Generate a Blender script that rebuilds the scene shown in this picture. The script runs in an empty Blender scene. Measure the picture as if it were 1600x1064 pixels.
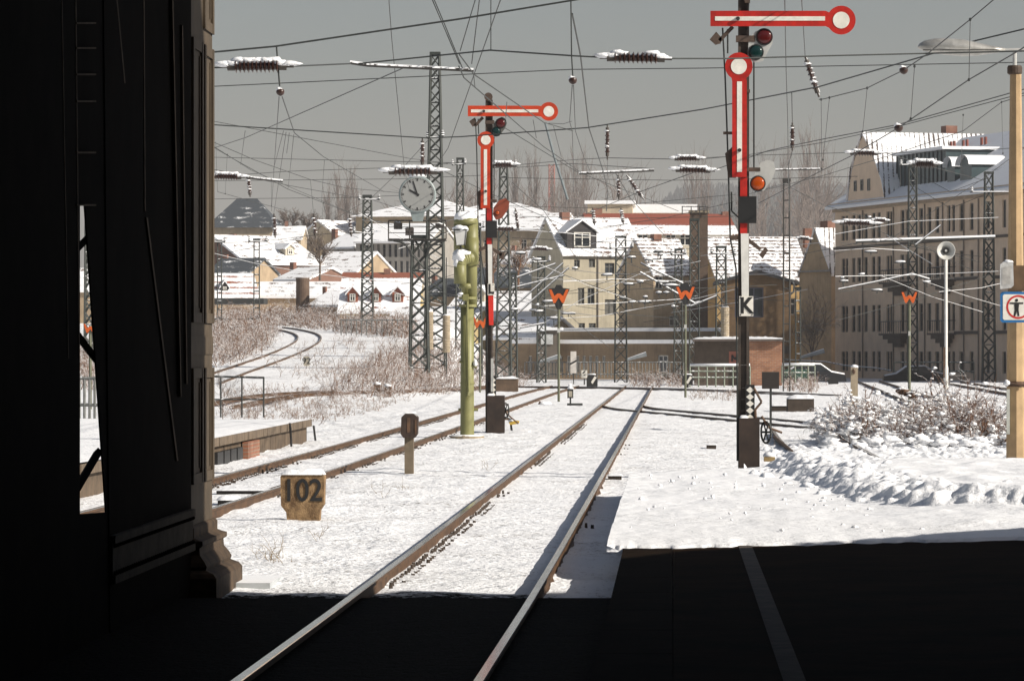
import bpy, math, random
import numpy as np
from mathutils import Vector, noise as mnoise
R = math.radians
F = 6000.0; VX = 1051.0; VY = 545.0; EYE = 2.05      # focal length in photo pixels, vanishing point of the rails, eye height over the rail tops
sc = bpy.context.scene
col = sc.collection

# ---------------------------------------------------------------- camera, sky, sun, exposure
cd = bpy.data.cameras.new('camera'); cam = bpy.data.objects.new('camera', cd); col.objects.link(cam)
cam.location = (0, 0, EYE); cam.rotation_euler = (R(90), 0, 0)
cd.sensor_width = 36; cd.lens = 36 * F / 1600
cd.shift_x = -(VX - 800) / 1600; cd.shift_y = (VY - 532) / 1600
cd.clip_start = 0.5; cd.clip_end = 12000
sc.camera = cam
SUN_EL = 30.0; SUN_AZ = 112.0                        # degrees clockwise from +Y: from the right, a little behind the camera
w = bpy.data.worlds.new('World'); sc.world = w; w.use_nodes = True
nt = w.node_tree; nt.nodes.clear()
sky = nt.nodes.new('ShaderNodeTexSky'); sky.sky_type = 'NISHITA'; sky.sun_disc = False
sky.sun_elevation = R(SUN_EL); sky.sun_rotation = R(SUN_AZ); sky.air_density = 1.0; sky.dust_density = 2.0; sky.ozone_density = 1.0
hs = nt.nodes.new('ShaderNodeHueSaturation'); hs.inputs['Saturation'].default_value = 0.80
bg = nt.nodes.new('ShaderNodeBackground'); bg.inputs[1].default_value = 0.053
wo = nt.nodes.new('ShaderNodeOutputWorld')
nt.links.new(sky.outputs[0], hs.inputs['Color']); nt.links.new(hs.outputs[0], bg.inputs[0]); nt.links.new(bg.outputs[0], wo.inputs[0])
sl = bpy.data.lights.new('sun', 'SUN'); so = bpy.data.objects.new('sun', sl); col.objects.link(so)
sl.energy = 4.9; sl.angle = R(0.55); sl.color = (1.0, 0.93, 0.83)
sd = Vector((math.sin(R(SUN_AZ)) * math.cos(R(SUN_EL)), math.cos(R(SUN_AZ)) * math.cos(R(SUN_EL)), math.sin(R(SUN_EL))))
so.rotation_euler = sd.to_track_quat('Z', 'Y').to_euler()
sc.view_settings.view_transform = 'Standard'; sc.view_settings.look = 'None'
sc.view_settings.exposure = 0.38; sc.view_settings.gamma = 1.0

# ---------------------------------------------------------------- helpers
def px2(px, py, d): return ((px - VX) * d / F, d, EYE - (py - VY) * d / F)
def lerp(a, b, t): return a + (b - a) * t
def sstep(a, b, x):
    t = min(1.0, max(0.0, (x - a) / (b - a))); return t * t * (3 - 2 * t)
def ground_z(x, y):
    z = -0.12 + 0.055 * (1 - sstep(32.5, 33.6, y))
    left = sstep(-8.5, -15, x + 0.02 * (y - 150))
    z += left * (max(0, min(y, 290) - 148) * 0.027 + 0.1 * sstep(140, 200, y))
    if y > 300:
        z += max(0, min(y, 420) - 300) * 0.012 * left
        z += max(0, y - 360) * 0.02 * (1 - 0.15 * left)
    if y > 1300:
        q = x / y; z += min(y - 1300, 1500) * 0.040 * sstep(-0.022, 0.004, q) * (1 - sstep(0.05, 0.075, q) * 0.5)
    return z
def hit(px, py):
    d = 30.0
    while d < 2500:
        x, y, z = px2(px, py, d)
        if z <= ground_z(x, y): return (x, y, ground_z(x, y))
        d *= 1.004
    return px2(px, py, d)
def gpt(px, py, h=2.17):
    d = F * h / (py - VY); return ((px - VX) * d / F, d)

ROOT = {}
def tag(o, label=None, cat=None, group=None, kind=None):
    if label: o['label'] = label
    if cat: o['category'] = cat
    if group: o['group'] = group
    if kind: o['kind'] = kind
    return o
def T(name, label, cat, loc, group=None):
    o = bpy.data.objects.new(name, None); col.objects.link(o); o.location = loc; o.empty_display_size = 0.2
    ROOT[o.name] = Vector(loc)
    return tag(o, label, cat, group)

class MB:
    def __init__(s): s.v = []; s.f = []
    def add(s, vs, fs):
        n = len(s.v); s.v.extend([tuple(v) for v in vs]); s.f.extend([tuple(i + n for i in f) for f in fs])
    def box(s, x0, x1, y0, y1, z0, z1):
        s.add([(x0,y0,z0),(x1,y0,z0),(x1,y1,z0),(x0,y1,z0),(x0,y0,z1),(x1,y0,z1),(x1,y1,z1),(x0,y1,z1)],
              [(0,3,2,1),(4,5,6,7),(0,1,5,4),(1,2,6,5),(2,3,7,6),(3,0,4,7)])
    def prism(s, pts, y0, y1):                       # pts are (x, z), extruded along y
        n = len(pts); a = sum(pts[i][0]*pts[(i+1)%n][1]-pts[(i+1)%n][0]*pts[i][1] for i in range(n))
        if a < 0: pts = pts[::-1]
        s.add([(x,y0,z) for x,z in pts] + [(x,y1,z) for x,z in pts],
              [tuple(range(n)), tuple(range(2*n-1, n-1, -1))] + [(i, i+n, (i+1)%n+n, (i+1)%n) for i in range(n)])
    def prismx(s, pts, x0, x1):                      # pts are (y, z), extruded along x
        n = len(pts); a = sum(pts[i][0]*pts[(i+1)%n][1]-pts[(i+1)%n][0]*pts[i][1] for i in range(n))
        if a < 0: pts = pts[::-1]
        s.add([(x1,y,z) for y,z in pts] + [(x0,y,z) for y,z in pts],
              [tuple(range(n)), tuple(range(2*n-1, n-1, -1))] + [(i, i+n, (i+1)%n+n, (i+1)%n) for i in range(n)])
    def pp(s, pts, d, t):                            # a plate whose outline is given where it stands: photo pixels at distance d, thickness t
        s.prism([(lambda p: (p[0], p[2]))(px2(a, b, d)) for a, b in pts], d, d + t)
    def prect(s, x0, y0, x1, y1, d, t): s.pp([(x0,y0),(x1,y0),(x1,y1),(x0,y1)], d, t)
    def cyl(s, p0, p1, r0, r1=None, n=10, cap=True):
        r1 = r0 if r1 is None else r1
        p0 = Vector(p0); p1 = Vector(p1); ax = (p1 - p0).normalized()
        u = ax.cross(Vector((0,0,1)) if abs(ax.z) < 0.95 else Vector((0,1,0))).normalized(); v = ax.cross(u)
        vs = []
        for p, r in ((p0, r0), (p1, r1)):
            for i in range(n):
                a = 2*math.pi*i/n; vs.append(p + (u*math.cos(a) + v*math.sin(a))*r)
        fs = [(i, (i+1)%n, (i+1)%n+n, i+n) for i in range(n)]
        if cap: fs += [tuple(range(n-1,-1,-1)), tuple(range(n, 2*n))]
        s.add(vs, fs)
    def tube(s, pts, r, n=6):
        for a, b in zip(pts[:-1], pts[1:]): s.cyl(a, b, r, r, n)
    def bar(s, p0, p1, w): s.cyl(p0, p1, w*0.7, w*0.7, 4)
    def lathe(s, prof, c, n=14, axis='z'):           # prof: (r, h)
        vs = []; m = len(prof)
        for r, h in prof:
            for i in range(n):
                a = 2*math.pi*i/n; x = r*math.cos(a); y = r*math.sin(a)
                if axis == 'z': vs.append((c[0]+x, c[1]+y, c[2]+h))
                elif axis == 'x': vs.append((c[0]+h, c[1]+x, c[2]+y))
                else: vs.append((c[0]+y, c[1]+h, c[2]+x))
        fs = [(j*n+i, j*n+(i+1)%n, (j+1)*n+(i+1)%n, (j+1)*n+i) for j in range(m-1) for i in range(n)]
        fs += [tuple(range(n-1,-1,-1)), tuple(range((m-1)*n, m*n))]
        s.add(vs, fs)
    def lump(s, c, rx, ry, rz, n=8, m=5, amp=0.15, seed=0):
        vs = []
        for j in range(m+1):
            t = math.pi*j/m
            for i in range(n):
                a = 2*math.pi*i/n; k = Vector((math.sin(t)*math.cos(a), math.sin(t)*math.sin(a), math.cos(t)))
                q = 1 + amp*mnoise.noise(k*1.6 + Vector((seed*3.1, seed*1.7, seed)))*2
                vs.append((c[0]+k.x*rx*q, c[1]+k.y*ry*q, c[2]+k.z*rz*q))
        s.add(vs, [(j*n+i, (j+1)*n+i, (j+1)*n+(i+1)%n, j*n+(i+1)%n) for j in range(m) for i in range(n)])
    def snow(s, x0, x1, y0, y1, z, h, n=10):         # a rounded cap of lying snow
        nx = max(2, n); ny = 4; vs = []; top = {}
        for j in range(ny+1):
            for i in range(nx+1):
                u = i/nx*2-1; v = j/ny*2-1
                k = (1-abs(u)**4)*(1-abs(v)**4)
                x = lerp(x0,x1,i/nx); y = lerp(y0,y1,j/ny)
                vs.append((x, y, z + h*math.sqrt(max(0,k))*(0.85+0.5*mnoise.noise(Vector((x*5,y*5,z*5))))))
        W = nx+1
        s.add(vs, [(j*W+i, j*W+i+1, (j+1)*W+i+1, (j+1)*W+i) for j in range(ny) for i in range(nx)])
        s.add([(x0,y0,z),(x1,y0,z),(x1,y1,z),(x0,y1,z)], [(0,3,2,1)])
    def build(s, name, mat, parent=None, smooth=False, label=None):
        off = Vector((0,0,0))
        if parent is not None:
            off = ROOT[parent.name]
        me = bpy.data.meshes.new(name)
        me.from_pydata([(v[0]-off.x, v[1]-off.y, v[2]-off.z) for v in s.v], [], s.f)
        if smooth: me.polygons.foreach_set('use_smooth', [True]*len(me.polygons))
        me.materials.append(mat); me.update()
        o = bpy.data.objects.new(name, me); col.objects.link(o)
        if parent is not None: o.parent = parent
        ROOT[o.name] = off
        if label: o['label'] = label
        return o
def single(name, mb, mat, label, cat, group=None, kind=None, smooth=False):
    """a thing that is one mesh: its origin at the foot of its box"""
    xs = [v[0] for v in mb.v]; ys = [v[1] for v in mb.v]; zs = [v[2] for v in mb.v]
    c = ((min(xs)+max(xs))/2, (min(ys)+max(ys))/2, min(zs))
    mb.v = [(v[0]-c[0], v[1]-c[1], v[2]-c[2]) for v in mb.v]
    o = mb.build(name, mat, None, smooth); o.location = c; ROOT[o.name] = Vector(c)
    return tag(o, label, cat, group, kind)
def circ(cx, cy, r, n=28, a0=0, a1=360): return [(cx+r*math.cos(R(lerp(a0,a1,i/n))), cy+r*math.sin(R(lerp(a0,a1,i/n)))) for i in range(n if a1-a0 >= 360 else n+1)]
def letters(text, c, h, depth, mat, parent, bold=0.0, name='lettering', wide=1.0):
    cu = bpy.data.curves.new(name, 'FONT'); cu.body = text; cu.align_x = 'CENTER'; cu.align_y = 'CENTER'
    cu.size = h*1.4; cu.extrude = depth; cu.offset = bold
    o = bpy.data.objects.new('text_source', cu); col.objects.link(o)
    dg = bpy.context.evaluated_depsgraph_get()
    me = bpy.data.meshes.new_from_object(o.evaluated_get(dg)); bpy.data.objects.remove(o)
    mb = MB(); mb.v = [(c[0]+v.co.x*wide, c[1]-v.co.z, c[2]+v.co.y) for v in me.vertices]; mb.f = [tuple(p.vertices) for p in me.polygons]
    return mb.build(name, mat, parent)

# twigs: every segment a three-sided tapering rod, built in bulk
class Twigs:
    def __init__(s, seed): s.rng = np.random.default_rng(seed); s.seg = []
    def grow(s, p, d, L, r, nseg=3, jit=0.2, up=0.0):
        n = len(p); out = [p]; d = d.copy(); rr = r
        for k in range(nseg):
            d = d + s.rng.normal(0, jit, (n,3)); d[:,2] += up
            d /= np.linalg.norm(d, axis=1)[:,None] + 1e-9
            q = out[-1] + d*(L/nseg)[:,None]
            s.seg.append((out[-1], q, rr*(1-k/nseg*0.75), rr*(1-(k+1)/nseg*0.75)))
            out.append(q)
        return np.stack(out, 1), d
    def brush(s, base, H, r, levels, lean=0.25, jit=0.18, up=0.05):
        n = len(base); d = np.concatenate([s.rng.normal(0, lean, (n,2)), np.ones((n,1))], 1); d /= np.linalg.norm(d,axis=1)[:,None]
        pts, dd = s.grow(base, d, H, r, 4, jit, up)
        for k, frac, spread, tmin in levels:
            n = len(pts); m = pts.shape[1]-1
            idx = np.repeat(np.arange(n), k); t = s.rng.uniform(tmin, 1.0, n*k)*m
            i0 = np.minimum(t.astype(int), m-1); f = (t-i0)[:,None]
            p = pts[idx,i0]*(1-f) + pts[idx,i0+1]*f
            dr = pts[idx,i0+1]-pts[idx,i0]; dr /= np.linalg.norm(dr,axis=1)[:,None]+1e-9
            dr = dr + s.rng.normal(0, spread, dr.shape); dr /= np.linalg.norm(dr,axis=1)[:,None]
            H = H[idx]*frac*s.rng.uniform(0.6,1.2,n*k); r = r[idx]*0.6
            pts, dd = s.grow(p, dr, H, r, 3, jit, up)
        return pts
    def mesh(s, name, mat, parent=None):
        p0 = np.concatenate([a[0] for a in s.seg]); p1 = np.concatenate([a[1] for a in s.seg])
        r0 = np.concatenate([a[2] for a in s.seg]); r1 = np.concatenate([a[3] for a in s.seg])
        off = ROOT[parent.name] if parent is not None else Vector((0,0,0))
        ax = p1-p0; ax /= np.linalg.norm(ax,axis=1)[:,None]+1e-9
        ref = np.where(np.abs(ax[:,2:3])<0.9, np.array([[0,0,1.0]]), np.array([[0,1.0,0]]))
        u = np.cross(ax, ref); u /= np.linalg.norm(u,axis=1)[:,None]+1e-9; v = np.cross(ax,u)
        n = len(p0); V = np.zeros((n,6,3))
        for i in range(3):
            a = 2*math.pi*i/3 + 0.5; c = u*math.cos(a)+v*math.sin(a)
            V[:,i] = p0 + c*r0[:,None]; V[:,3+i] = p1 + c*r1[:,None]
        V = V.reshape(-1,3) - np.array(off)
        fb = np.array([[0,1,4,3],[1,2,5,4],[2,0,3,5]])
        Fc = (np.arange(n)*6)[:,None,None] + fb[None]
        me = bpy.data.meshes.new(name); me.vertices.add(len(V)); me.vertices.foreach_set('co', V.astype(np.float32).ravel())
        nl = n*12; me.loops.add(nl); me.loops.foreach_set('vertex_index', Fc.astype(np.int32).ravel())
        me.polygons.add(n*3); me.polygons.foreach_set('loop_start', np.arange(0,nl,4,dtype=np.int32)); me.polygons.foreach_set('loop_total', np.full(n*3,4,dtype=np.int32))
        me.update(calc_edges=True); me.materials.append(mat)
        o = bpy.data.objects.new(name, me); col.objects.link(o)
        if parent is not None: o.parent = parent
        ROOT[o.name] = off
        return o

# ---------------------------------------------------------------- materials
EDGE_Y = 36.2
SNOW = (0.86, 0.87, 0.89)
def nodes(name):
    m = bpy.data.materials.new(name); m.use_nodes = True; t = m.node_tree
    b = t.nodes['Principled BSDF']
    g = t.nodes.new('ShaderNodeNewGeometry')
    return m, t, b, g
def nz(t, vec, scale, detail=4, rough=0.6):
    n = t.nodes.new('ShaderNodeTexNoise'); n.inputs['Scale'].default_value = scale; n.inputs['Detail'].default_value = detail; n.inputs['Roughness'].default_value = rough
    t.links.new(vec, n.inputs['Vector']); return n.outputs['Fac']
def mth(t, op, a, b=None, clamp=False):
    n = t.nodes.new('ShaderNodeMath'); n.operation = op; n.use_clamp = clamp
    for i, x in enumerate((a, b)):
        if x is None: continue
        if isinstance(x, (int, float)): n.inputs[i].default_value = x
        else: t.links.new(x, n.inputs[i])
    return n.outputs[0]
def ramp(t, fac, lo, hi):
    n = t.nodes.new('ShaderNodeMapRange'); n.inputs[1].default_value = lo; n.inputs[2].default_value = hi; n.clamp = True
    t.links.new(fac, n.inputs[0]); return n.outputs[0]
def mix(t, fac, a, b):
    n = t.nodes.new('ShaderNodeMix'); n.data_type = 'RGBA'
    if isinstance(fac, (int, float)): n.inputs[0].default_value = fac
    else: t.links.new(fac, n.inputs[0])
    for i, x in ((6, a), (7, b)):
        if isinstance(x, tuple): n.inputs[i].default_value = (*x[:3], 1)
        else: t.links.new(x, n.inputs[i])
    return n.outputs[2]
def bump(t, b, h, strength, dist):
    n = t.nodes.new('ShaderNodeBump'); n.inputs['Strength'].default_value = strength; n.inputs['Distance'].default_value = dist
    t.links.new(h, n.inputs['Height']); t.links.new(n.outputs[0], b.inputs['Normal'])
def sepxyz(t, v):
    n = t.nodes.new('ShaderNodeSeparateXYZ'); t.links.new(v, n.inputs[0]); return n.outputs
_c = {}
def M(name, c, rough=0.7, metal=0.0, snow=None, var=0.25, scale=3.0, c2=None, bmp=0.0, streak=0.0, spec=0.5):
    """painted, plastered or bare surface with mottling; snow = how upright a face may be and still carry snow"""
    if name in _c: return _c[name]
    m, t, b, g = nodes(name); pos = g.outputs['Position']
    f = ramp(t, nz(t, pos, scale, 6, 0.65), 0.3, 0.72)
    lo = tuple(x*(1-var) for x in c); hi = c2 if c2 else tuple(min(1, x*(1+var)) for x in c)
    cc = mix(t, f, lo, hi)
    if streak:
        mp = t.nodes.new('ShaderNodeMapping'); mp.inputs['Scale'].default_value = (4, 4, 0.25); t.links.new(pos, mp.inputs[0])
        cc = mix(t, mth(t, 'MULTIPLY', ramp(t, nz(t, mp.outputs[0], 1.6, 5), 0.5, 0.75), streak), cc, tuple(x*0.55 for x in c))
    if snow is not None:
        z = sepxyz(t, g.outputs['Normal'])[2]
        k = mth(t, 'ADD', z, mth(t, 'MULTIPLY', mth(t, 'SUBTRACT', nz(t, pos, 9.0, 3), 0.5), 0.9))
        cc = mix(t, ramp(t, k, snow-0.05, snow+0.05), cc, SNOW)
    t.links.new(cc, b.inputs['Base Color']); b.inputs['Roughness'].default_value = rough; b.inputs['Metallic'].default_value = metal
    b.inputs['Specular IOR Level'].default_value = spec
    if bmp: bump(t, b, nz(t, pos, scale*6, 4), 0.6, bmp)
    _c[name] = m; return m
def snow_mat(name, debris=0.0, ballast=False, dist=0.06):
    m, t, b, g = nodes(name); pos = g.outputs['Position']
    c = mix(t, nz(t, pos, 0.6, 3), (0.80,0.81,0.835), (0.90,0.905,0.915))
    h = mth(t, 'ADD', mth(t, 'MULTIPLY', nz(t, pos, 2.2, 5, 0.6), 1.0), mth(t, 'ADD', mth(t, 'MULTIPLY', nz(t, pos, 14, 3, 0.6), 0.30), mth(t, 'MULTIPLY', nz(t, pos, 5.5, 4, 0.65), 0.6)))
    if debris:
        big = ramp(t, nz(t, pos, 0.5, 3), 0.42, 0.66)
        sp = ramp(t, mth(t, 'ADD', nz(t, pos, 15, 4, 0.7), mth(t, 'MULTIPLY', big, 0.085)), 0.645, 0.685)
        sp2 = ramp(t, mth(t, 'ADD', nz(t, pos, 6.5, 5, 0.75), mth(t, 'MULTIPLY', big, 0.06)), 0.650, 0.69)
        sp = mth(t, 'MAXIMUM', sp, sp2)
        c = mix(t, mth(t, 'MULTIPLY', sp, debris), c, mix(t, nz(t, pos, 3, 2), (0.30,0.24,0.17), (0.10,0.07,0.045)))
        h = mth(t, 'ADD', h, mth(t, 'MULTIPLY', sp, -0.3))
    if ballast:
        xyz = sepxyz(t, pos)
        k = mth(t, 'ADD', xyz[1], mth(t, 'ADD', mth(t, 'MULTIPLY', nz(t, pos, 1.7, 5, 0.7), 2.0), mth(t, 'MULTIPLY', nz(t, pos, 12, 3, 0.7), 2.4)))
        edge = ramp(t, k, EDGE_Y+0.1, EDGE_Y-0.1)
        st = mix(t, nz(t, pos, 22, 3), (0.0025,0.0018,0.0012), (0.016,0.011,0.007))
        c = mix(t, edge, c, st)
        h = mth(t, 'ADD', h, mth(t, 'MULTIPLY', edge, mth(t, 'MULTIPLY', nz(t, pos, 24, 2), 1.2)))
    t.links.new(c, b.inputs['Base Color']); b.inputs['Roughness'].default_value = 0.75; b.inputs['Specular IOR Level'].default_value = 0.02 if ballast else 0.2
    bump(t, b, h, 0.9, dist); return m
def roof_mat(name, tile, cover, row=0.34, axis='z', contrast=0.5, patch=1.5, bare=None):
    """tiles in rows under a broken blanket of snow"""
    if name in _c: return _c[name]
    m, t, b, g = nodes(name); pos = g.outputs['Position']; x = sepxyz(t, pos)
    v = x[2] if axis == 'z' else (x[0] if axis == 'x' else mth(t, 'ADD', mth(t, 'MULTIPLY', x[1], 0.96), mth(t, 'MULTIPLY', x[0], -0.28)))
    wv = mth(t, 'SINE', mth(t, 'MULTIPLY', v, 2*math.pi/row))
    n1 = nz(t, pos, patch, 4, 0.6); n2 = nz(t, pos, 9, 3, 0.6)
    k = mth(t, 'ADD', mth(t, 'ADD', mth(t, 'MULTIPLY', wv, 0.16*contrast), mth(t, 'MULTIPLY', n1, 0.9)), mth(t, 'MULTIPLY', n2, 0.55))
    if bare: k = mth(t, 'SUBTRACT', k, mth(t, 'MULTIPLY', ramp(t, mth(t, 'ADD', x[2], mth(t, 'MULTIPLY', n1, 0.5)), bare[0], bare[1]), 0.8))
    f = ramp(t, k, 0.98-cover*0.55, 1.06-cover*0.55)
    tc = mix(t, nz(t, pos, 5, 3), tuple(q*0.7 for q in tile), tuple(min(1,q*1.25) for q in tile))
    t.links.new(mix(t, f, tc, SNOW), b.inputs['Base Color']); b.inputs['Roughness'].default_value = 0.8
    bump(t, b, f, 0.6, 0.05)
    _c[name] = m; return m
def brick_mat(name, c1, c2, mortar, bw=0.25, bh=0.075, yaw=0):
    if name in _c: return _c[name]
    m, t, b, g = nodes(name); pos = g.outputs['Position']; x = sepxyz(t, pos)
    cb = t.nodes.new('ShaderNodeCombineXYZ')
    t.links.new(mth(t, 'ADD', x[0], x[1]), cb.inputs[0]); t.links.new(x[2], cb.inputs[1])
    br = t.nodes.new('ShaderNodeTexBrick'); br.inputs['Color1'].default_value = (*c1,1); br.inputs['Color2'].default_value = (*c2,1); br.inputs['Mortar'].default_value = (*mortar,1)
    br.inputs['Scale'].default_value = 1.0; br.inputs['Brick Width'].default_value = bw; br.inputs['Row Height'].default_value = bh; br.inputs['Mortar Size'].default_value = 0.012
    t.links.new(cb.outputs[0], br.inputs['Vector'])
    cc = mix(t, ramp(t, nz(t, pos, 1.3, 5), 0.4, 0.75), br.outputs[0], tuple(q*0.45 for q in c1))
    t.links.new(cc, b.inputs['Base Color']); b.inputs['Roughness'].default_value = 0.9
    _c[name] = m; return m

snowM = snow_mat('lying_snow'); snow_soft = M('snow_cap', (0.84,0.85,0.87), 0.7, var=0.05, bmp=0.03)
iron = M('dark_iron', (0.022,0.024,0.022), 0.6, snow=0.80, var=0.4, scale=5)
iron_green = M('green_iron', (0.020,0.026,0.022), 0.6, snow=0.75, var=0.3, scale=5)
rust = M('rust', (0.085,0.052,0.034), 0.75, var=0.45, scale=6, c2=(0.16,0.085,0.045))
rail_side = M('rail_rust', (0.060,0.034,0.019), 0.65, var=0.35, scale=3, spec=0.25, c2=(0.120,0.063,0.030))
rail_top = M('rail_steel', (0.80,0.79,0.77), 0.13, metal=0.95, var=0.2, scale=2)
red_paint = M('signal_red', (0.40,0.014,0.008), 0.45, var=0.35, scale=5, streak=0.35)
orange_paint = M('signal_orange_red', (0.50,0.042,0.008), 0.45, var=0.28, scale=5, streak=0.3)
white_paint = M('white_enamel', (0.72,0.69,0.62), 0.45, var=0.16, scale=6, streak=0.22)
black_paint = M('black_enamel', (0.012,0.012,0.012), 0.5, var=0.3)
grey_paint = M('grey_enamel', (0.42,0.42,0.40), 0.5, var=0.15)
orange_w = M('orange_board', (0.56,0.095,0.008), 0.5, var=0.2, scale=6)
wire_m = M('wire', (0.030,0.034,0.032), 0.6, var=0.3)
wire_pale = M('pale_wire', (0.16,0.165,0.16), 0.6, var=0.3)
porcelain = M('brown_porcelain', (0.040,0.018,0.013), 0.3, snow=0.75, var=0.3, scale=8)
glass_dark = M('window_glass', (0.018,0.023,0.028), 0.12, var=0.4, scale=1.5)
frame_w = M('window_frame', (0.62,0.60,0.55), 0.6)
frame_d = M('dark_window_frame', (0.10,0.10,0.09), 0.6)
concrete = M('weathered_concrete', (0.33,0.27,0.19), 0.9, snow=0.85, var=0.25, scale=3, streak=0.4)
twig_m = M('twigs', (0.165,0.085,0.043), 0.9, snow=0.56, var=0.35, scale=2)
twig_bare = M('bare_twigs', (0.115,0.085,0.065), 0.9, snow=0.9, var=0.3, scale=2)
twig_hazed = M('hazed_twigs', (0.165,0.135,0.118), 0.9, var=0.25, scale=1)  # paler than the near twigs: distance haze put into the colour
red_glass = M('red_lens', (0.065,0.005,0.005), 0.2, var=0.1)
green_glass = M('green_lens', (0.003,0.022,0.021), 0.2, var=0.1)
amber_glass = M('amber_lens', (0.36,0.055,0.004), 0.2, var=0.15)
# ---------------------------------------------------------------- ground, one graded sheet
def build_ground():
    xs = [-1400,-900,-500,-300,-200,-140,-100,-80,-64,-52]
    x = -44.0
    while x < 30: xs.append(x); x += 0.16 if -10 < x < 5 else 0.6
    xs += [32,36,42,50,62,80,110,150,220,320,500,900,1400]
    ys = [-120,-60,-30,-10,5,15,22,28]
    y = 31.0
    while y < 3300: ys.append(y); y += max(0.22, 0.22 + (y-60)*0.006) if y < 400 else y*0.04
    V = []
    for yy in ys:
        for xx in xs:
            z = ground_z(xx, yy)
            if 33 < yy < 260 and -40 < xx < 28:
                k = mnoise.noise(Vector((xx*0.5, yy*0.35, 0)))*0.04 + mnoise.noise(Vector((xx*0.16, yy*0.8, 11)))*0.03 + mnoise.noise(Vector((xx*2.1, yy*1.2, 3)))*0.03 + mnoise.noise(Vector((xx*5.5, yy*2.6, 7)))*0.018
                near = min(abs(xx+1.9), abs(xx+6.4))
                if near < 1.1 or xx < -13: k = k*0.5 - 0.005
                if -1.15 < xx < 0.2 and yy < 62: k -= 0.02
                z += k
            elif yy >= 330: z += mnoise.noise(Vector((xx*0.02, yy*0.02, 1)))*1.2
            V.append((xx, yy, z))
    W = len(xs)
    mb = MB(); mb.v = V
    mb.f = [(j*W+i, j*W+i+1, (j+1)*W+i+1, (j+1)*W+i) for j in range(len(ys)-1) for i in range(W-1)]
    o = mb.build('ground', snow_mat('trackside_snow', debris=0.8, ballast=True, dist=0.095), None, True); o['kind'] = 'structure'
build_ground()

# ---------------------------------------------------------------- tracks
def off_line(pts, o):
    out = []
    for i, p in enumerate(pts):
        a = pts[max(0,i-1)]; b = pts[min(len(pts)-1,i+1)]
        dx, dy = b[0]-a[0], b[1]-a[1]; l = math.hypot(dx,dy)
        out.append((p[0]+dy/l*o, p[1]-dx/l*o, p[2]))
    return out
def resample(pts, step):
    out = [pts[0]]
    for a, b in zip(pts[:-1], pts[1:]):
        n = max(1, int(math.dist(a,b)/step))
        for k in range(1, n+1): out.append(tuple(lerp(a[q],b[q],k/n) for q in range(3)))
    return out
def smooth_line(pts, it=2):
    for _ in range(it):
        o = [pts[0]]
        for a, b in zip(pts[:-1], pts[1:]):
            o.append(tuple(lerp(a[q],b[q],0.25) for q in range(3))); o.append(tuple(lerp(a[q],b[q],0.75) for q in range(3)))
        pts = o + [pts[-1]]
    return pts
BODY = [(-0.062,-0.19),(0.062,-0.19),(0.062,-0.165),(0.012,-0.13),(0.010,-0.045),(0.036,-0.034),(0.036,-0.006),(-0.036,-0.006),(-0.036,-0.034),(-0.010,-0.045),(-0.012,-0.13),(-0.062,-0.165)]
def sweep(mb, line, prof):
    n = len(prof); vs = []
    for i, p in enumerate(line):
        a = line[max(0,i-1)]; b = line[min(len(line)-1,i+1)]
        dx, dy = b[0]-a[0], b[1]-a[1]; l = math.hypot(dx,dy); ux, uy = dy/l, -dx/l
        for u, z in prof: vs.append((p[0]+ux*u, p[1]+uy*u, p[2]+z))
    fs = [(i*n+k, i*n+(k+1)%n, (i+1)*n+(k+1)%n, (i+1)*n+k) for i in range(len(line)-1) for k in range(n)]
    fs += [tuple(range(n-1,-1,-1)), tuple(range((len(line)-1)*n, len(line)*n))]
    mb.add(vs, fs)
clip_m = M('rusty_clips', (0.05,0.035,0.025), 0.8, snow=0.75, var=0.5, scale=9)
def track(label, pts, clips=None, gauge=1.50, smooth=True, scale=1.0):
    line = smooth_line(pts) if smooth else pts
    line = resample(line, 2.0)
    root = T('railway_track', label, 'railway track', (line[0][0], line[0][1], line[0][2]-0.17))
    for s in (-1, 1):
        rl = off_line(line, s*gauge/2)
        mb = MB(); sweep(mb, rl, [(u*scale, z) for u, z in BODY]); r = mb.build('rail', rail_side, root)
        mb = MB(); sweep(mb, rl, [(-0.033*scale,-0.0055),(0.033*scale,-0.0055),(0.030*scale,0.002),(-0.030*scale,0.002)]); mb.build('running_surface', rail_top, r)
    if clips:
        y0, y1 = clips; mb = MB(); rng = random.Random(5)
        yy = y0
        while yy < y1:
            i = min(range(len(line)), key=lambda q: abs(line[q][1]-yy)); cx = line[i][0]
            for s in (-1, 1):
                for e in (-1, 1):
                    if e < 0: continue
                    if rng.random() < ((0.95 if s < 0 else (0.30 if cx < -4 else 0.0)) if mnoise.noise(Vector((cx*3+s*9+e*4, yy*0.09, 0))) > -0.22 else 0.08):
                        x = cx + s*gauge/2 + e*0.085
                        mb.cyl((x,yy,-0.2),(x+rng.uniform(-.01,.01),yy,-0.078+rng.uniform(-.014,.008)),0.024,0.016,5)
                        x += e*0.075
                        if rng.random() < 0.75: mb.cyl((x,yy+0.03,-0.2),(x,yy,-0.093+rng.uniform(-.014,.008)),0.03,0.018,5)
            yy += 0.32
        o = mb.build('rail_fastenings', clip_m, root); o['kind'] = 'stuff'
    return root
z0 = 0.0
track('main railway track running from the dark hall straight up the middle of the snow', [(-2.05,-20,0),(-1.99,15,0),(-1.95,24,0),(-1.90,34,0),(-1.89,60,0),(-1.87,120,0),(-1.86,170,0),(-1.85,214,0)], clips=(35,110))
track('second railway track passing close behind the kilometre stone and the green water crane', [(-6.9,30,0),(-6.66,52,0),(-6.55,62,0),(-6.42,90,0),(-6.36,140,0),(-6.34,185,0),(-6.0,215,0)], clips=(55,120))
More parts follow.
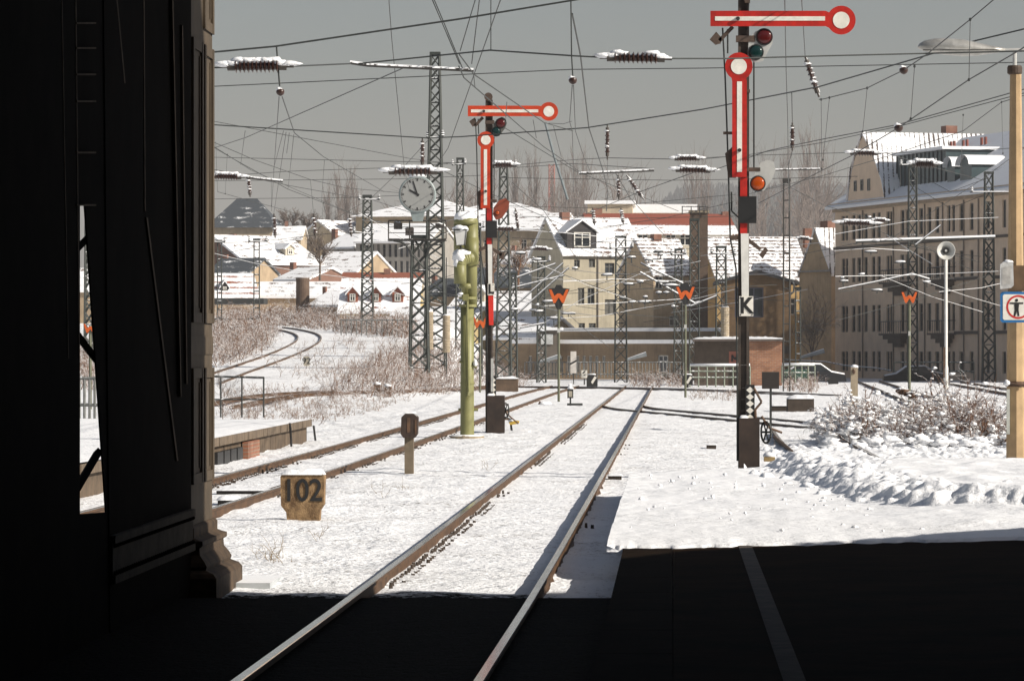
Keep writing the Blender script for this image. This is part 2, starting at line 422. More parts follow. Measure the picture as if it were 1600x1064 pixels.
track('turnout track leaving the main track towards the right behind the K semaphore', [(-1.85,143,-0.055),(-1.3,136,-0.055),(0.6,126,-0.055),(2.1,118,-0.06),(4.6,104,-0.07),(6.5,94,-0.09)], clips=None)
track('far cross track curving across the head of the main track', [(-14,216,-0.03),(-8,214,-0.03),(-4,210,-0.03),(0,203,-0.04),(4,189,-0.05),(7,176,-0.06)])
track('short length of track beside the handwheel of the K semaphore', [(3.15,73,0),(3.15,84,0),(3.3,98,0)])
track('yard track on the right nearest the snowy bush, running behind it', [(8.9,120,0),(9.6,140,0),(11.0,185,0),(12.7,250,0)])
track('yard track on the right that passes behind the loudspeaker pole', [(15.2,130,0),(15.6,150,0),(16.6,192,0),(17.6,245,0)])
track('yard track at the far right, farther from the bush than the others', [(19.0,130,0),(20.0,180,0),(21.0,235,0)])
cl = [hit(*p) for p in ((318,601),(360,585),(400,571),(440,556),(465,545),(483,534),(484,526),(468,520),(445,515.5),(425,513))]
cl = [(x,y,z+0.11) for x,y,z in cl]
track('single track curling in a tight bend up the snowy slope on the left', cl, smooth=True, scale=1.15)
siding = [(x,y,z+0.15) for x,y,z in (hit(*p) for p in ((330,640),(420,622),(500,617),(640,612),(760,606)))]
track('overgrown siding track half hidden in brown scrub left of the lattice masts', siding)

# ---------------------------------------------------------------- near platform (right)
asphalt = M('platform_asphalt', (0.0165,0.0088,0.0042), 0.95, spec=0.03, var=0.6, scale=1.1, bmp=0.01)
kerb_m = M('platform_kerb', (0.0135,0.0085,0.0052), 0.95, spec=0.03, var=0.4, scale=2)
PZ = 0.15
def edge_x(y): return -0.47 if y < 36 else lerp(-0.47, -0.63, (y-36)/21)
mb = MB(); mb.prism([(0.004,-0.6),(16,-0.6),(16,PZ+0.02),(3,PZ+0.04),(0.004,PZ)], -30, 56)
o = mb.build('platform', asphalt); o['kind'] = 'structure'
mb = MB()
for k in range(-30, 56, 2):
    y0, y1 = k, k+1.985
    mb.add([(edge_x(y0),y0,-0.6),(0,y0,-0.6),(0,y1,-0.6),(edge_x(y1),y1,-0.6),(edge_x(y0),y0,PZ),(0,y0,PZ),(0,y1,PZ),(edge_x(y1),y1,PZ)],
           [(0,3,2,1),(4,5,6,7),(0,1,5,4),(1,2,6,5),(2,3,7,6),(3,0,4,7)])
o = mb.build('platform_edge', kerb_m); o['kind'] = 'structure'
mb = MB(); mb.add([(0.63,-20,PZ+0.013),(0.76,-20,PZ+0.013),(0.76,37,PZ+0.013),(0.63,37,PZ+0.013)], [(0,1,2,3)])
o = mb.build('platform_line', M('worn_line', (0.060,0.043,0.032), 0.9, var=0.6, scale=5)); o['kind'] = 'structure'
def plat_snow():
    rng = random.Random(3); V = []; Fc = []
    nx, ny = 200, 190
    def end_y(x): return 56.6 + 2.6*max(0,min(1,(x+0.6)/2.2)) + 0.5*max(0,x-1.6)
    for j in range(ny+1):
        for i in range(nx+1):
            u = i/nx; t = j/ny
            x = lerp(-0.63, 12, u**1.7)
            ys = 36.5 + 0.22*max(0,x) + 0.25*mnoise.noise(Vector((x*0.9,0,5))) + 0.30*mnoise.noise(Vector((x*5,0,2))) + 0.10*mnoise.noise(Vector((x*15,3,2)))
            y = lerp(ys, end_y(x), t)
            if i == 0: x = edge_x(y) - 0.02 + 0.02*mnoise.noise(Vector((0,y*1.5,9)))
            ramp_ = min(1, t*8)
            z = PZ + 0.016 + 0.045*max(0,min(1,x/3)) + 0.055*min(1,t*30)*0.6 + 0.03*ramp_ + 0.03*mnoise.noise(Vector((x*1.2,y*0.5,0)))*ramp_ + 0.012*mnoise.noise(Vector((x*5,y*3,4)))*ramp_
            if x > 2.2: z += min(1,t*6)*min(1,(x-2.2)/1.0)*(0.05+0.07*max(0,mnoise.noise(Vector((x*2.1,y*1.1,8)))))
            if j == 0: z = PZ - 0.03
            if j == ny: z = -0.25
            if i == 0: z = PZ - 0.03
            V.append((x,y,z))
    W = nx+1
    mb = MB(); mb.v = V; mb.f = [(j*W+i, j*W+i+1, (j+1)*W+i+1, (j+1)*W+i) for j in range(ny) for i in range(nx)]
    o = mb.build('platform_snow', snow_mat('platform_snow_surface', debris=0.15, dist=0.03), None, True); o['kind'] = 'structure'
plat_snow()
# shovelled snow: rounded clods of many sizes sunk into one soft mass
def clods(name, label, cat, x0, x1, y0, y1, dx, dy, basef, n, place, rmax, seed):
    rng = random.Random(seed); nx = int((x1-x0)/dx)+1; ny = int((y1-y0)/dy)+1
    X = np.linspace(x0,x1,nx); Y = np.linspace(y0,y1,ny); Z = np.zeros((ny,nx)); floor = np.zeros((ny,nx))
    for j in range(ny):
        for i in range(nx):
            f, h = basef(X[i],Y[j]); floor[j,i] = f
            nn = mnoise.noise(Vector((X[i]*1.3,Y[j]*0.3,seed)))*0.4 + mnoise.noise(Vector((X[i]*4,Y[j]*2.2,seed+3)))*0.3 + mnoise.noise(Vector((X[i]*11,Y[j]*6,seed+5)))*0.26 + mnoise.noise(Vector((X[i]*19,Y[j]*8,seed+7)))*0.2
            Z[j,i] = f + h*(0.85+0.55*nn) - 0.03
    Z0 = Z.copy()
    for k in range(n):
        cx, cy, h = place(rng); r = 0.014 + rmax*rng.random()**3; ry = r*rng.uniform(1.0,1.9); ex = rng.uniform(1.0,1.5)
        i0, i1 = np.searchsorted(X,[cx-r*ex,cx+r*ex]); j0, j1 = np.searchsorted(Y,[cy-ry,cy+ry])
        if i1-i0 < 1 or j1-j0 < 1: continue
        ii = min(nx-1,max(0,int((cx-x0)/(x1-x0)*(nx-1)))); jj = min(ny-1,max(0,int((cy-y0)/(y1-y0)*(ny-1))))
        cz = Z0[jj,ii] + r*rng.uniform(-0.4,0.45)
        if cz < floor[jj,ii]-0.02: cz = floor[jj,ii]+r*0.2
        q = 1 - ((X[None,i0:i1]-cx)/(r*ex))**2 - ((Y[j0:j1,None]-cy)/ry)**2
        cand = np.where(q > 0, cz + r*0.95*np.sqrt(np.maximum(q,0)), -9)
        Z[j0:j1,i0:i1] = np.maximum(Z[j0:j1,i0:i1], cand)
    for _ in range(2):
        P = np.pad(Z,1,mode='edge'); Z = Z*0.55 + 0.45*(P[:-2,1:-1]+P[2:,1:-1]+P[1:-1,:-2]+P[1:-1,2:])/4
    mb = MB(); mb.v = [(X[i],Y[j],Z[j,i]) for j in range(ny) for i in range(nx)]
    mb.f = [(j*nx+i,j*nx+i+1,(j+1)*nx+i+1,(j+1)*nx+i) for j in range(ny-1) for i in range(nx-1) if max(Z[j,i]-floor[j,i],Z[j+1,i+1]-floor[j+1,i+1],Z[j,i+1]-floor[j,i+1],Z[j+1,i]-floor[j+1,i]) > -0.01]
    single(name, mb, snowM, label, cat, smooth=True)
def heap():
    line = [(1.75,67),(1.85,60),(2.05,54),(2.3,49),(2.65,45.4),(3.15,43.6),(3.7,42.8),(4.6,42.2),(6,42)]
    def cen(y):
        for a, b in zip(line[:-1], line[1:]):
            if b[1] <= y <= a[1]: return lerp(b[0],a[0],(y-b[1])/(a[1]-b[1]))
        return 1.75 if y > 67 else 5.0
    def basef(x, y):
        c = cen(y); w_ = 0.55 + 0.5*sstep(47,43,y) + 0.15*mnoise.noise(Vector((y*0.6,0,4)))
        d = (x-c-0.12)/w_
        h = 0.24*max(0,1-d*d)*sstep(68,64,y)*(sstep(41.0,43.2,y) if x < 3.2 else sstep(40.6,42.6,y))
        if x > c: h = max(h, 0.07*sstep(41,43,y)*max(0,1-((x-c)/2.6)**2))
        return PZ+0.075 + 0.04*sstep(2.2,3.2,x) if y < 59 else ground_z(x,y)+0.02+(PZ+0.1-ground_z(x,y))*sstep(63,58,y), h
    def place(rng):
        y = 42+26*rng.random()**1.3; c = cen(y); x = c+0.1+rng.gauss(0,0.32)+(abs(rng.gauss(0,0.7)) if rng.random() < 0.25 else 0); return x, y, 0
    clods('snow_heap','long soft lumpy heap of shovelled snow across the platform end','snow heap',1.1,6.2,40.5,68,0.028,0.075,basef,9000,place,0.075,11)
    def basef2(x, y):
        return ground_z(x,y)+0.03, 0.11*sstep(61,65,y)*(1-sstep(76,86,y))*(0.6+0.4*sstep(1.9,3.0,x))*sstep(1.7,2.3,x)
    def place2(rng): return rng.uniform(1.9,8.6), rng.uniform(63,85), 0
    clods('snow_bank','low soft snow bank between the tan lamp post and the snowy bush','snow bank',1.6,8.8,61,88,0.035,0.11,basef2,5200,place2,0.065,12)
    rng = random.Random(5); mb = MB()
    for k in range(110):
        x = rng.uniform(-0.45, 2.2) if k < 70 else rng.gauss(2.0,0.5); y = rng.uniform(38, 55); r = 0.008+0.022*rng.random()**2
        mb.lump((x,y,PZ+0.10), r*1.3, r*1.5, r, 7, 5, 0.3, k)
    o = mb.build('snow_crumbs', snowM, None, True); tag(o, 'small crumbs of snow scattered over the flat platform snow', 'snow crumbs', None, 'stuff')
heap()

# ---------------------------------------------------------------- dark hall around the camera
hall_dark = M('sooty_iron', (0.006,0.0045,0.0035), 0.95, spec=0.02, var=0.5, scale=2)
hall_mid = M('sooty_paint', (0.115,0.085,0.06), 0.9, spec=0.1, var=0.5, scale=3)
stone = M('pilaster_stone', (0.070,0.050,0.030), 0.85, var=0.3, scale=2.5, streak=0.5, bmp=0.006)
HX = -4.2
def wy(px): return F*(-HX)/(VX-px)                    # where a photo column meets the hall's left wall
def wz(py, y): return EYE-(py-VY)*y/F
def hall():
    root = T('station_hall', 'dark train shed with sooty iron wall on the left, shading the foreground', 'station hall', (2.4, 0, -0.17))
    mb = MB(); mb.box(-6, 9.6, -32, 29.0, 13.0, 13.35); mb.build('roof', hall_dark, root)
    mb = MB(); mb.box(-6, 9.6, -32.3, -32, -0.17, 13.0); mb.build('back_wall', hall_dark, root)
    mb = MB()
    mb.prismx([(-32,-0.17),(39.5,-0.17),(37.4,2.9),(32.5,5.7),(29.9,6.3),(29.9,7.0),(29.0,7.3),(29.0,13.0),(-32,13.0)], 9.0, 9.6); mb.build('side_wall', hall_dark, root)  # unseen right wall; stepped, sloping end shaped to place the shadow edge
    # left wall with its narrow opening
    a, b, c = wy(124), wy(133), wy(166)
    mb = MB(); x0, x1 = HX-0.012, HX
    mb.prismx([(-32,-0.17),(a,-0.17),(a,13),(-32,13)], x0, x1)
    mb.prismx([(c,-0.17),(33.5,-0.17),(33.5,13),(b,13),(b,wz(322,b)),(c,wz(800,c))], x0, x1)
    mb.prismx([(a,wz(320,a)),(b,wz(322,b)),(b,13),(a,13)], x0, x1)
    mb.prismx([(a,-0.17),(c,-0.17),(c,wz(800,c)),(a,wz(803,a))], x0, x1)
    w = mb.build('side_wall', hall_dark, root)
    mb = MB()
    for (pa, pb) in (((120,398),(146,372)), ((124,516),(168,574)), ((126,768),(162,706))):
        ya, yb = wy(pa[0]), wy(pb[0]); mb.bar((HX-0.04,ya,wz(pa[1],ya)), (HX-0.04,yb,wz(pb[1],yb)), 0.05)
    mb.build('brace', hall_dark, root)
    # iron columns and bars standing proud of the wall
    def strip(pxa, pya, pxb, pyb, wd=0.03, out=0.05, m=hall_mid, name='iron_bar'):
        ya, yb = wy(pxa), wy(pxb); k = MB()
        k.prismx([(ya,wz(pya,ya)),(ya+wd,wz(pya,ya)),(yb+wd,wz(pyb,yb)),(yb,wz(pyb,yb))], HX+0.002, HX+out); return k.build(name, m, root)
    strip(93,-40,104,560, 0.03, 0.012); strip(115,-40,121,560, 0.04, 0.012)
    strip(176,-40,192,130, 0.06, 0.012)
    strip(226,340,274,720, 0.09, 0.014); strip(222,-40,224,330, 0.05, 0.012)
    strip(263,-40,277,620, 0.06, 0.03); strip(281,40,288,600, 0.06, 0.02)
    mb = MB()
    for py in (38,77,118,160,240,322):
        ya, yb = wy(116), wy(146); mb.prismx([(ya,wz(py,ya)),(yb,wz(py,yb)),(yb,wz(py,yb)+0.012),(ya,wz(py,ya)+0.012)], HX+0.003, HX+0.02)
    mb.build('rungs', hall_mid, root)
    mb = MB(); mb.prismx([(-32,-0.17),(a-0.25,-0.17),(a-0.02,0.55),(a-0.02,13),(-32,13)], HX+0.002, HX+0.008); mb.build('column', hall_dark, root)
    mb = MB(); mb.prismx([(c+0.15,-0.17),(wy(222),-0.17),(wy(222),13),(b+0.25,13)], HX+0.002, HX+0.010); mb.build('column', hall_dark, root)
    # riveted girder at the wall's foot
    ya, yb = wy(170), 33.4
    mb = MB(); mb.box(HX+0.001, HX+0.03, ya, yb, 0.30, 0.66)
    mb.box(HX+0.031, HX+0.05, ya, yb, 0.60, 0.66); mb.box(HX+0.031, HX+0.05, ya, yb, 0.30, 0.36)
    g = mb.build('girder', M('girder_paint',(0.05,0.04,0.03),0.9,var=0.4,scale=4,spec=0.1), root)
    mb = MB(); k = ya+0.05
    while k < yb:
        for z in (0.585, 0.375): mb.lump((HX+0.034,k,z), 0.022,0.02,0.02,6,4,0)
        k += 0.12
    o = mb.build('rivets', hall_dark, g); o['kind'] = 'stuff'
    # stone pilaster at the mouth of the hall
    p = T('stone_pilaster', 'weathered stone pilaster with moulded base at the mouth of the dark hall', 'pilaster', (-4.4, 34.4, -0.17))
    mb = MB(); mb.box(-4.75, -4.215, 33.5, 35.15, 0.50, 13.0); mb.build('shaft', stone, p)
    def frame(y0, y1, z0, z1, name):
        k = MB(); x0, x1 = -4.213, -4.192
        k.box(x0,x1,y0,y0+0.10,z0,z1); k.box(x0,x1,y1-0.10,y1,z0,z1)
        k.box(x0,x1-0.004,y0+0.10,y1-0.10,z1-0.09,z1); k.box(x0,x1-0.004,y0+0.10,y1-0.10,z0,z0+0.09)
        k.box(x0,x1-0.012,y0+0.16,y0+0.20,z0+0.13,z1-0.13); k.box(x0,x1-0.012,y1-0.20,y1-0.16,z0+0.13,z1-0.13); k.build(name, stone, p)
    frame(34.45, 35.14, 0.86, 1.88, 'panel_moulding'); frame(34.45, 35.14, 2.28, 4.78, 'panel_moulding'); frame(34.45,35.14,4.92,6.6,'panel_moulding')
    frame(33.62, 34.35, 0.86, 1.88, 'panel_moulding'); frame(33.62, 34.35, 2.28, 4.78, 'panel_moulding')
    mb = MB(); mb.box(-4.78,-4.205,33.47,35.155,2.0,2.16); mb.build('string_course', stone, p)
    prof = [(0.0,0.50),(0.02,0.48),(0.02,0.40),(0.05,0.385),(0.10,0.37),(0.10,0.33),(0.07,0.31),(0.075,0.25),(0.12,0.19),(0.14,0.15),(0.13,0.12),(0.20,0.09),(0.23,0.05),(0.23,-0.17)]
    for y0, y1 in ((33.55, 35.25),):
        k = MB(); vs = []
        for o_, z in prof: vs += [(-4.75-o_,y0-o_*0.6,z),(-4.2+o_,y0-o_*0.6,z),(-4.2+o_,y1+o_*0.8,z),(-4.75-o_,y1+o_*0.8,z)]
        fs = [(j*4+i,j*4+(i+1)%4,(j+1)*4+(i+1)%4,(j+1)*4+i) for j in range(len(prof)-1) for i in range(4)]
        fs = [f[::-1] for f in fs] + [(0,1,2,3)]
        k.add(vs, fs); k.build('base', M('base_stone',(0.045,0.028,0.015),0.9,var=0.5,scale=6,c2=(0.10,0.062,0.034)), p)  # mottled base stone, darker than the shaft
    mb = MB(); mb.box(-4.6,-3.66,34.9,36.1,-0.3,-0.075); mb.build('plinth_slab', M('plinth_stone',(0.42,0.44,0.45),0.85,snow=0.7,var=0.2), p)
hall()

# ---------------------------------------------------------------- old platform end and small things by the left track
def left_platform():
    root = T('old_platform', 'old low platform end on the left, faced with weathered brown boards under snow', 'platform', (-12, 75, -0.17))
    wood = M('weathered_boards', (0.075,0.052,0.033), 0.9, var=0.35, scale=3, c2=(0.15,0.105,0.066), streak=0.7)
    wood2 = M('pale_boards', (0.125,0.092,0.062), 0.9, var=0.35, scale=3, streak=0.5)
    mb = MB(); rng = random.Random(2); y = 50.0
    while y < 90:
        w_ = rng.choice([1.0,1.6,2.6]); mb.box(-9.4,-8.56-rng.uniform(0,0.02),y,min(90,y+w_)-0.03,-0.3,0.235); y += w_
    mb.build('lower_boards', wood, root)
    mb = MB(); y = 50.0
    while y < 90:
        mb.box(-9.4,-8.45-rng.uniform(0,0.015),y,min(90,y+0.7)-0.02,0.237,0.40); y += 0.7
    mb.build('edge_boards', wood2, root)
    mb = MB(); mb.snow(-18,-8.47,49,90.1,0.402,0.05,30); mb.build('snow_cap', snowM, root, True)
    mb = MB(); mb.box(-18,-9.41,49,90,-0.3,0.40); mb.build('platform_body', wood, root)
    mb = MB(); mb.box(-8.55,-8.43,76.3,78.4,-0.2,0.20); mb.build('brick_pier', brick_mat('old_brick',(0.30,0.12,0.065),(0.22,0.085,0.05),(0.25,0.2,0.15)), root)
    mb = MB()
    for k in range(4): mb = MB(); mb.box(-8.55,-8.47,71.5+k*1.1,72.4+k*1.1,-0.2,0.12); mb.build('vent_slat', black_paint, root)
    for pts in ([(-8.44,84.6,0.42),(-8.42,84.6,0.30),(-8.42,84.8,-0.1)],[(-8.42,90.05,0.25),(-8.38,90.1,-0.1)]): mb = MB(); mb.tube(pts,0.025); mb.build('cable', black_paint, root)
    root = T('handrail', 'thin steel handrail on the snowy slope beside the stone pilaster', 'handrail', (-10.4, 93, 0.2))
    d = 94.0; mb = MB()
    for px in (345, 378, 412): mb = MB(); mb.bar(px2(px,590,d), px2(px,652,d), 0.03); mb.build('post', iron, root)
    for y0, y1, w_ in ((588,590,0.035),(624,624,0.025)): mb = MB(); mb.bar(px2(330,y0,d), px2(413,y1,d), w_); mb.build('rail', iron, root)
left_platform()
def km_stone():
    d = 48.5; x, y, _ = px2(472,817,d)
    root = T('kilometre_stone', 'rusty brown kilometre stone lettered 102 with a snow cap', 'marker stone', (x, d+0.1, -0.2))
    m = M('rusty_stone', (0.13,0.06,0.022), 0.9, var=0.55, scale=9, c2=(0.40,0.26,0.13), streak=0.8, bmp=0.02)
    pts = [(438,745),(441,740),(504,740),(507,745),(506,788),(500,797),(498,830),(450,830),(447,800),(439,790)]
    mb = MB(); mb.pp(pts, d, 0.22); mb.build('stone', m, root)
    a = px2(438,741,d); b = px2(507,741,d)
    mb = MB(); mb.snow(a[0],b[0],d-0.02,d+0.24,a[2]-0.005,0.085,16); mb.build('snow_cap', snow_soft, root, True)
    letters('102', px2(472.5,767.5,d-0.006), 0.285, 0.006, black_paint, root, bold=0.004, wide=0.86)
km_stone()
def box_post():
    d = 67.0; x, y, _ = px2(639,742,d)
    root = T('junction_post', 'short dark post with a rusty box head, standing in snow right of the 102 stone', 'post', (x, d, -0.2))
    mb = MB(); mb.prect(632,676,646,748,d,0.14); mb.build('post', M('old_timber',(0.16,0.125,0.085),0.9,var=0.35,streak=0.6), root)
    mb = MB(); mb.pp([(627,652),(633,646),(646,646),(653,652),(652,678),(648,684),(630,684),(626,678)], d-0.07, 0.28); mb.build('box', M('dark_rust',(0.045,0.028,0.02),0.8,var=0.5,snow=0.85), root)
    mb = MB(); mb.prect(636,652,641,676,d-0.075,0.004); mb.build('cover_plate', rust, root)
    mb = MB(); mb.prect(648,655,651,678,d-0.078,0.004); mb.build('cover_plate', rust, root)
    a = px2(629,646,d); b = px2(650,646,d); mb = MB(); mb.snow(a[0],b[0],d-0.05,d+0.18,a[2],0.05,8); mb.build('snow_cap', snow_soft, root, True)
box_post()
# ---------------------------------------------------------------- semaphores
def plate_arm(root, outline, d, white, mat, name):
    """enamelled signal arm: coloured plate, a raised rim and white fields"""
    mb = MB(); mb.pp(outline, d, 0.03); a = mb.build(name, mat, root)
    for i, w_ in enumerate(white):
        k = MB(); k.pp(w_, d-0.006-0.001*i, 0.006); k.build('white_field', white_paint, a)
    return a
def lens_plate(root, pts, d, glasses, mat, name='spectacle'):
    mb = MB(); mb.pp(pts, d, 0.05); s = mb.build(name, mat, root)
    for cx, cy, r, m in glasses:
        k = MB(); k.pp(circ(cx,cy,r*1.18), d-0.02, 0.02); k.build('lens_ring', black_paint, s)
        k = MB(); c = px2(cx,cy,d); rr = r*d/F
        k.lathe([(rr,-0.021),(rr*0.8,-0.034),(rr*0.4,-0.041),(0.001,-0.043)], c, 20, 'y'); k.build('lens', m, s, True)
def semaphore(d, label, mx, base_y, redm, geo):
    g = geo; s = d/F
    x = (mx-VX)*s
    root = T('semaphore_signal', label, 'semaphore', (x, d+0.1, ground_z(x,d)), 'mechanical semaphores')
    q = lambda px, py, dd=0: px2(px, py, d+dd)
    # mast: two channels joined by bars
    mb = MB()
    for o in (-1, 1):
        c = g['mw']*s/2
        mb.box(x+o*c-0.022, x+o*c+0.022, d+0.02, d+0.14, ground_z(x,d)-0.1, q(0,g['top'])[2])
    z = ground_z(x,d)
    while z < q(0,g['top'])[2]:
        mb.box(x-g['mw']*s/2+0.02, x+g['mw']*s/2-0.02, d+0.06, d+0.10, z, z+0.189); z += 0.19
    mb.build('mast', M('mast_iron',(0.040,0.033,0.028),0.7,var=0.4,scale=4,c2=(0.075,0.055,0.04)), root)
    # arms
    ax0, ax1, ay0, ay1, dx, dy, dr = g['arm']
    h = (ay1-ay0); a_ = math.degrees(math.asin(min(1,h/2/dr)))
    out = [(ax0,ay0),(ax0,ay1)] + [(dx-dr-2, ay1)] + circ(dx,dy,dr,26,180-a_,180-a_-(360-2*a_)) + [(dx-dr-2, ay0)]
    i_ = h*0.36
    plate_arm(root, out, d-0.10, [[(ax0+h*0.3,ay0+i_),(dx-dr-h*0.12,ay0+i_),(dx-dr-h*0.12,ay1-i_),(ax0+h*0.3,ay1-i_)], circ(dx,dy,dr*0.58)], redm, 'signal_arm')
    vx0, vx1, vy0, vy1, ex, ey, er = g['varm']
    h = vx1-vx0; a_ = math.degrees(math.asin(min(1,h/2/er)))
    out = [(vx0,vy1),(vx1,vy1),(vx1,ey+er+2)] + circ(ex,ey,er,26,90-a_,90-a_-(360-2*a_)) + [(vx0,ey+er+2)]
    i_ = h*0.33
    plate_arm(root, out, d-0.08, [[(vx0+i_,ey+er+h*0.1),(vx1-i_,ey+er+h*0.1),(vx1-i_,vy1-h*0.35),(vx0+i_,vy1-h*0.35)], circ(ex,ey,er*0.58)], redm, 'signal_arm')
    k = MB(); k.cyl(q(g['piv'][0],g['piv'][1],-0.16), q(g['piv'][0],g['piv'][1],0.05), 3.2*g['k']*s, n=12); k.build('pivot', iron, root); k = MB(); k.cyl(q(g['piv2'][0],g['piv2'][1],-0.14), q(g['piv2'][0],g['piv2'][1],0.05), 3.0*g['k']*s, n=12); k.build('pivot', iron, root)
    for pts, gl, m in g['lenses']: lens_plate(root, pts, d-0.02, gl, m)
    # rods and wires down the mast, small fittings
    for rod in g['rods']:
        k = MB(); k.tube([q(a,b,0.0) for a,b in rod], 0.014, 6); k.build('rod', iron, root)
    for r_ in g['fits']:
        k = MB(); k.pp(r_, d-0.03, 0.12); k.build('fitting', M('fitting_rust',(0.065,0.042,0.03),0.75,var=0.5,snow=0.85,scale=7), root)
    for (pp_, m, nm, dd) in g['plates']:
        k = MB(); k.pp(pp_, d+dd, 0.03); k.build(nm, m, root)
    # letter plate
    lx0, ly0, lx1, ly1, ch = g['letter']
    k = MB(); k.prect(lx0,ly0,lx1,ly1,d-0.07,0.02); pl = k.build('letter_plate', white_paint, root)
    for a,b in ((lx0+2,ly0+2),(lx1-2,ly0+2),(lx0+2,ly1-2),(lx1-2,ly1-2)): k = MB(); k.cyl(q(a,b,-0.075),q(a,b,-0.06),0.012,n=8); k.build('bolt', black_paint, pl)
    letters(ch, q((lx0+lx1)/2,(ly0+ly1)/2,-0.073), (ly1-ly0)*s*0.78, 0.004, black_paint, pl, bold=0.012, wide=0.9)
    # diamonds
    k = MB(); n0, n1, cx, nd, hw = g['dia']
    k.prect(cx-hw*1.15, n0-3, cx+hw*1.15, n1+3, d-0.05, 0.015); bd = k.build('diamond_board', black_paint, root)
    st = (n1-n0)/nd
    for i in range(nd):
        cy = n0+st*(i+0.5); k = MB(); k.pp([(cx-hw,cy),(cx,cy-st*0.48),(cx+hw,cy),(cx,cy+st*0.48)], d-0.055, 0.005); k.build('white_diamond', white_paint, bd)
    # winch box at the foot
    bx0, by0, bx1, by1 = g['foot']
    k = MB(); k.prect(bx0,by0,bx1,by1,d-0.16,0.36); f = k.build('base_box', M('foot_iron',(0.028,0.017,0.012),0.8,var=0.5,scale=4), root)
    k = MB(); a = q(bx0,by0); b = q(bx0+(bx1-bx0)*0.45,by0); k.snow(a[0],b[0],d-0.17,d+0.18,a[2],0.06,8); k.build('snow_cap', snow_soft, f, True)
    wx, wy_, wr = g['wheel']
    k = MB(); c = q(wx,wy_,-0.05); rr = wr*s
    for i in range(20):
        a0, a1 = 2*math.pi*i/20, 2*math.pi*(i+1)/20
        k.cyl((c[0]+rr*0.45*math.cos(a0),c[1]-rr*0.5*math.cos(a0),c[2]+rr*math.sin(a0)), (c[0]+rr*0.45*math.cos(a1),c[1]-rr*0.5*math.cos(a1),c[2]+rr*math.sin(a1)), 0.018, n=5)
    for i in range(3):
        a0 = math.pi*i/3; k.bar((c[0]+rr*0.45*math.cos(a0),c[1]-rr*0.5*math.cos(a0),c[2]+rr*math.sin(a0)), (c[0]-rr*0.45*math.cos(a0),c[1]+rr*0.5*math.cos(a0),c[2]-rr*math.sin(a0)), 0.025)
    k.build('pulley_wheel', iron, root)
    for pts in g['brk']:
        k = MB(); k.tube([q(a,b,-0.05) for a,b in pts], 0.022, 6); k.build('bracket', rust, root)
    return root
white_mast = M('mast_white',(0.66,0.65,0.61),0.5,var=0.14,scale=4,streak=0.25)
semaphore(64.0, 'tall red semaphore at the right with plate K, nearest to the camera', 1162, 722, red_paint, dict(
    k=1.0, mw=13, top=-60, arm=(1110,1290,17.5,41.5,1314.5,32,22.5), varm=(1144,1167,120,277,1154.5,104,21.5), piv=(1153,29.5), piv2=(1155.5,235),
    lenses=[([(1168,88),(1170,62),(1180,50),(1192,45),(1203,48),(1208,56),(1207,68),(1192,96),(1178,98)], [(1194,58,11.5,red_glass),(1181,82,10.5,green_glass)], grey_paint),
            ([(1175,287),(1178,275),(1188,255),(1199,250),(1209,253),(1212,266),(1206,281),(1194,298),(1180,298)], [(1184,287,10.5,amber_glass)], grey_paint)],
    rods=[[(1129,44),(1133,120),(1137,235),(1139,300),(1141,372),(1150,420),(1152,610),(1152,720)], [(1137,46),(1137,84)], [(1178,98),(1178,262)], [(1170,0),(1168,48)], [(1143,300),(1143,330),(1154,340)]],
    fits=[[(1109,62),(1119,50),(1128,60),(1126,68),(1118,70)], [(1122,62),(1143,40),(1147,44),(1126,66)], [(1150,56),(1180,56),(1180,66),(1150,66)], [(1165,140),(1172,140),(1172,145),(1165,145)],
          [(1130,206),(1145,206),(1145,210),(1130,210)], [(1133,240),(1144,230),(1150,278),(1138,278)], [(1166,262),(1188,262),(1188,268),(1166,268)], [(1140,368),(1158,368),(1158,374),(1142,376)],
          [(1170,372),(1190,388),(1187,392),(1168,378)], [(1186,398),(1196,386),(1200,391),(1192,404)], [(1160,-14),(1172,-14),(1172,5),(1164,5)]],
    plates=[([(1156.5,278),(1167.5,278),(1167.5,365),(1156.5,365)], red_paint, 'red_mast_board', -0.05), ([(1157.5,365),(1170,365),(1170,464),(1159,464)], white_mast, 'white_mast_board', -0.052),
            ([(1154,307),(1182,307),(1182,349),(1154,349)], black_paint, 'lamp_housing', -0.1)],
    letter=(1155,463,1177,494,'K'), dia=(604,668,1172,6,6.2), foot=(1155,653,1187,775), wheel=(1197,675,17),
    brk=[[(1190,650),(1201,668),(1222,676)], [(1178,606),(1190,628),(1180,640),(1183,700)], [(1184,660),(1184,706)]]))
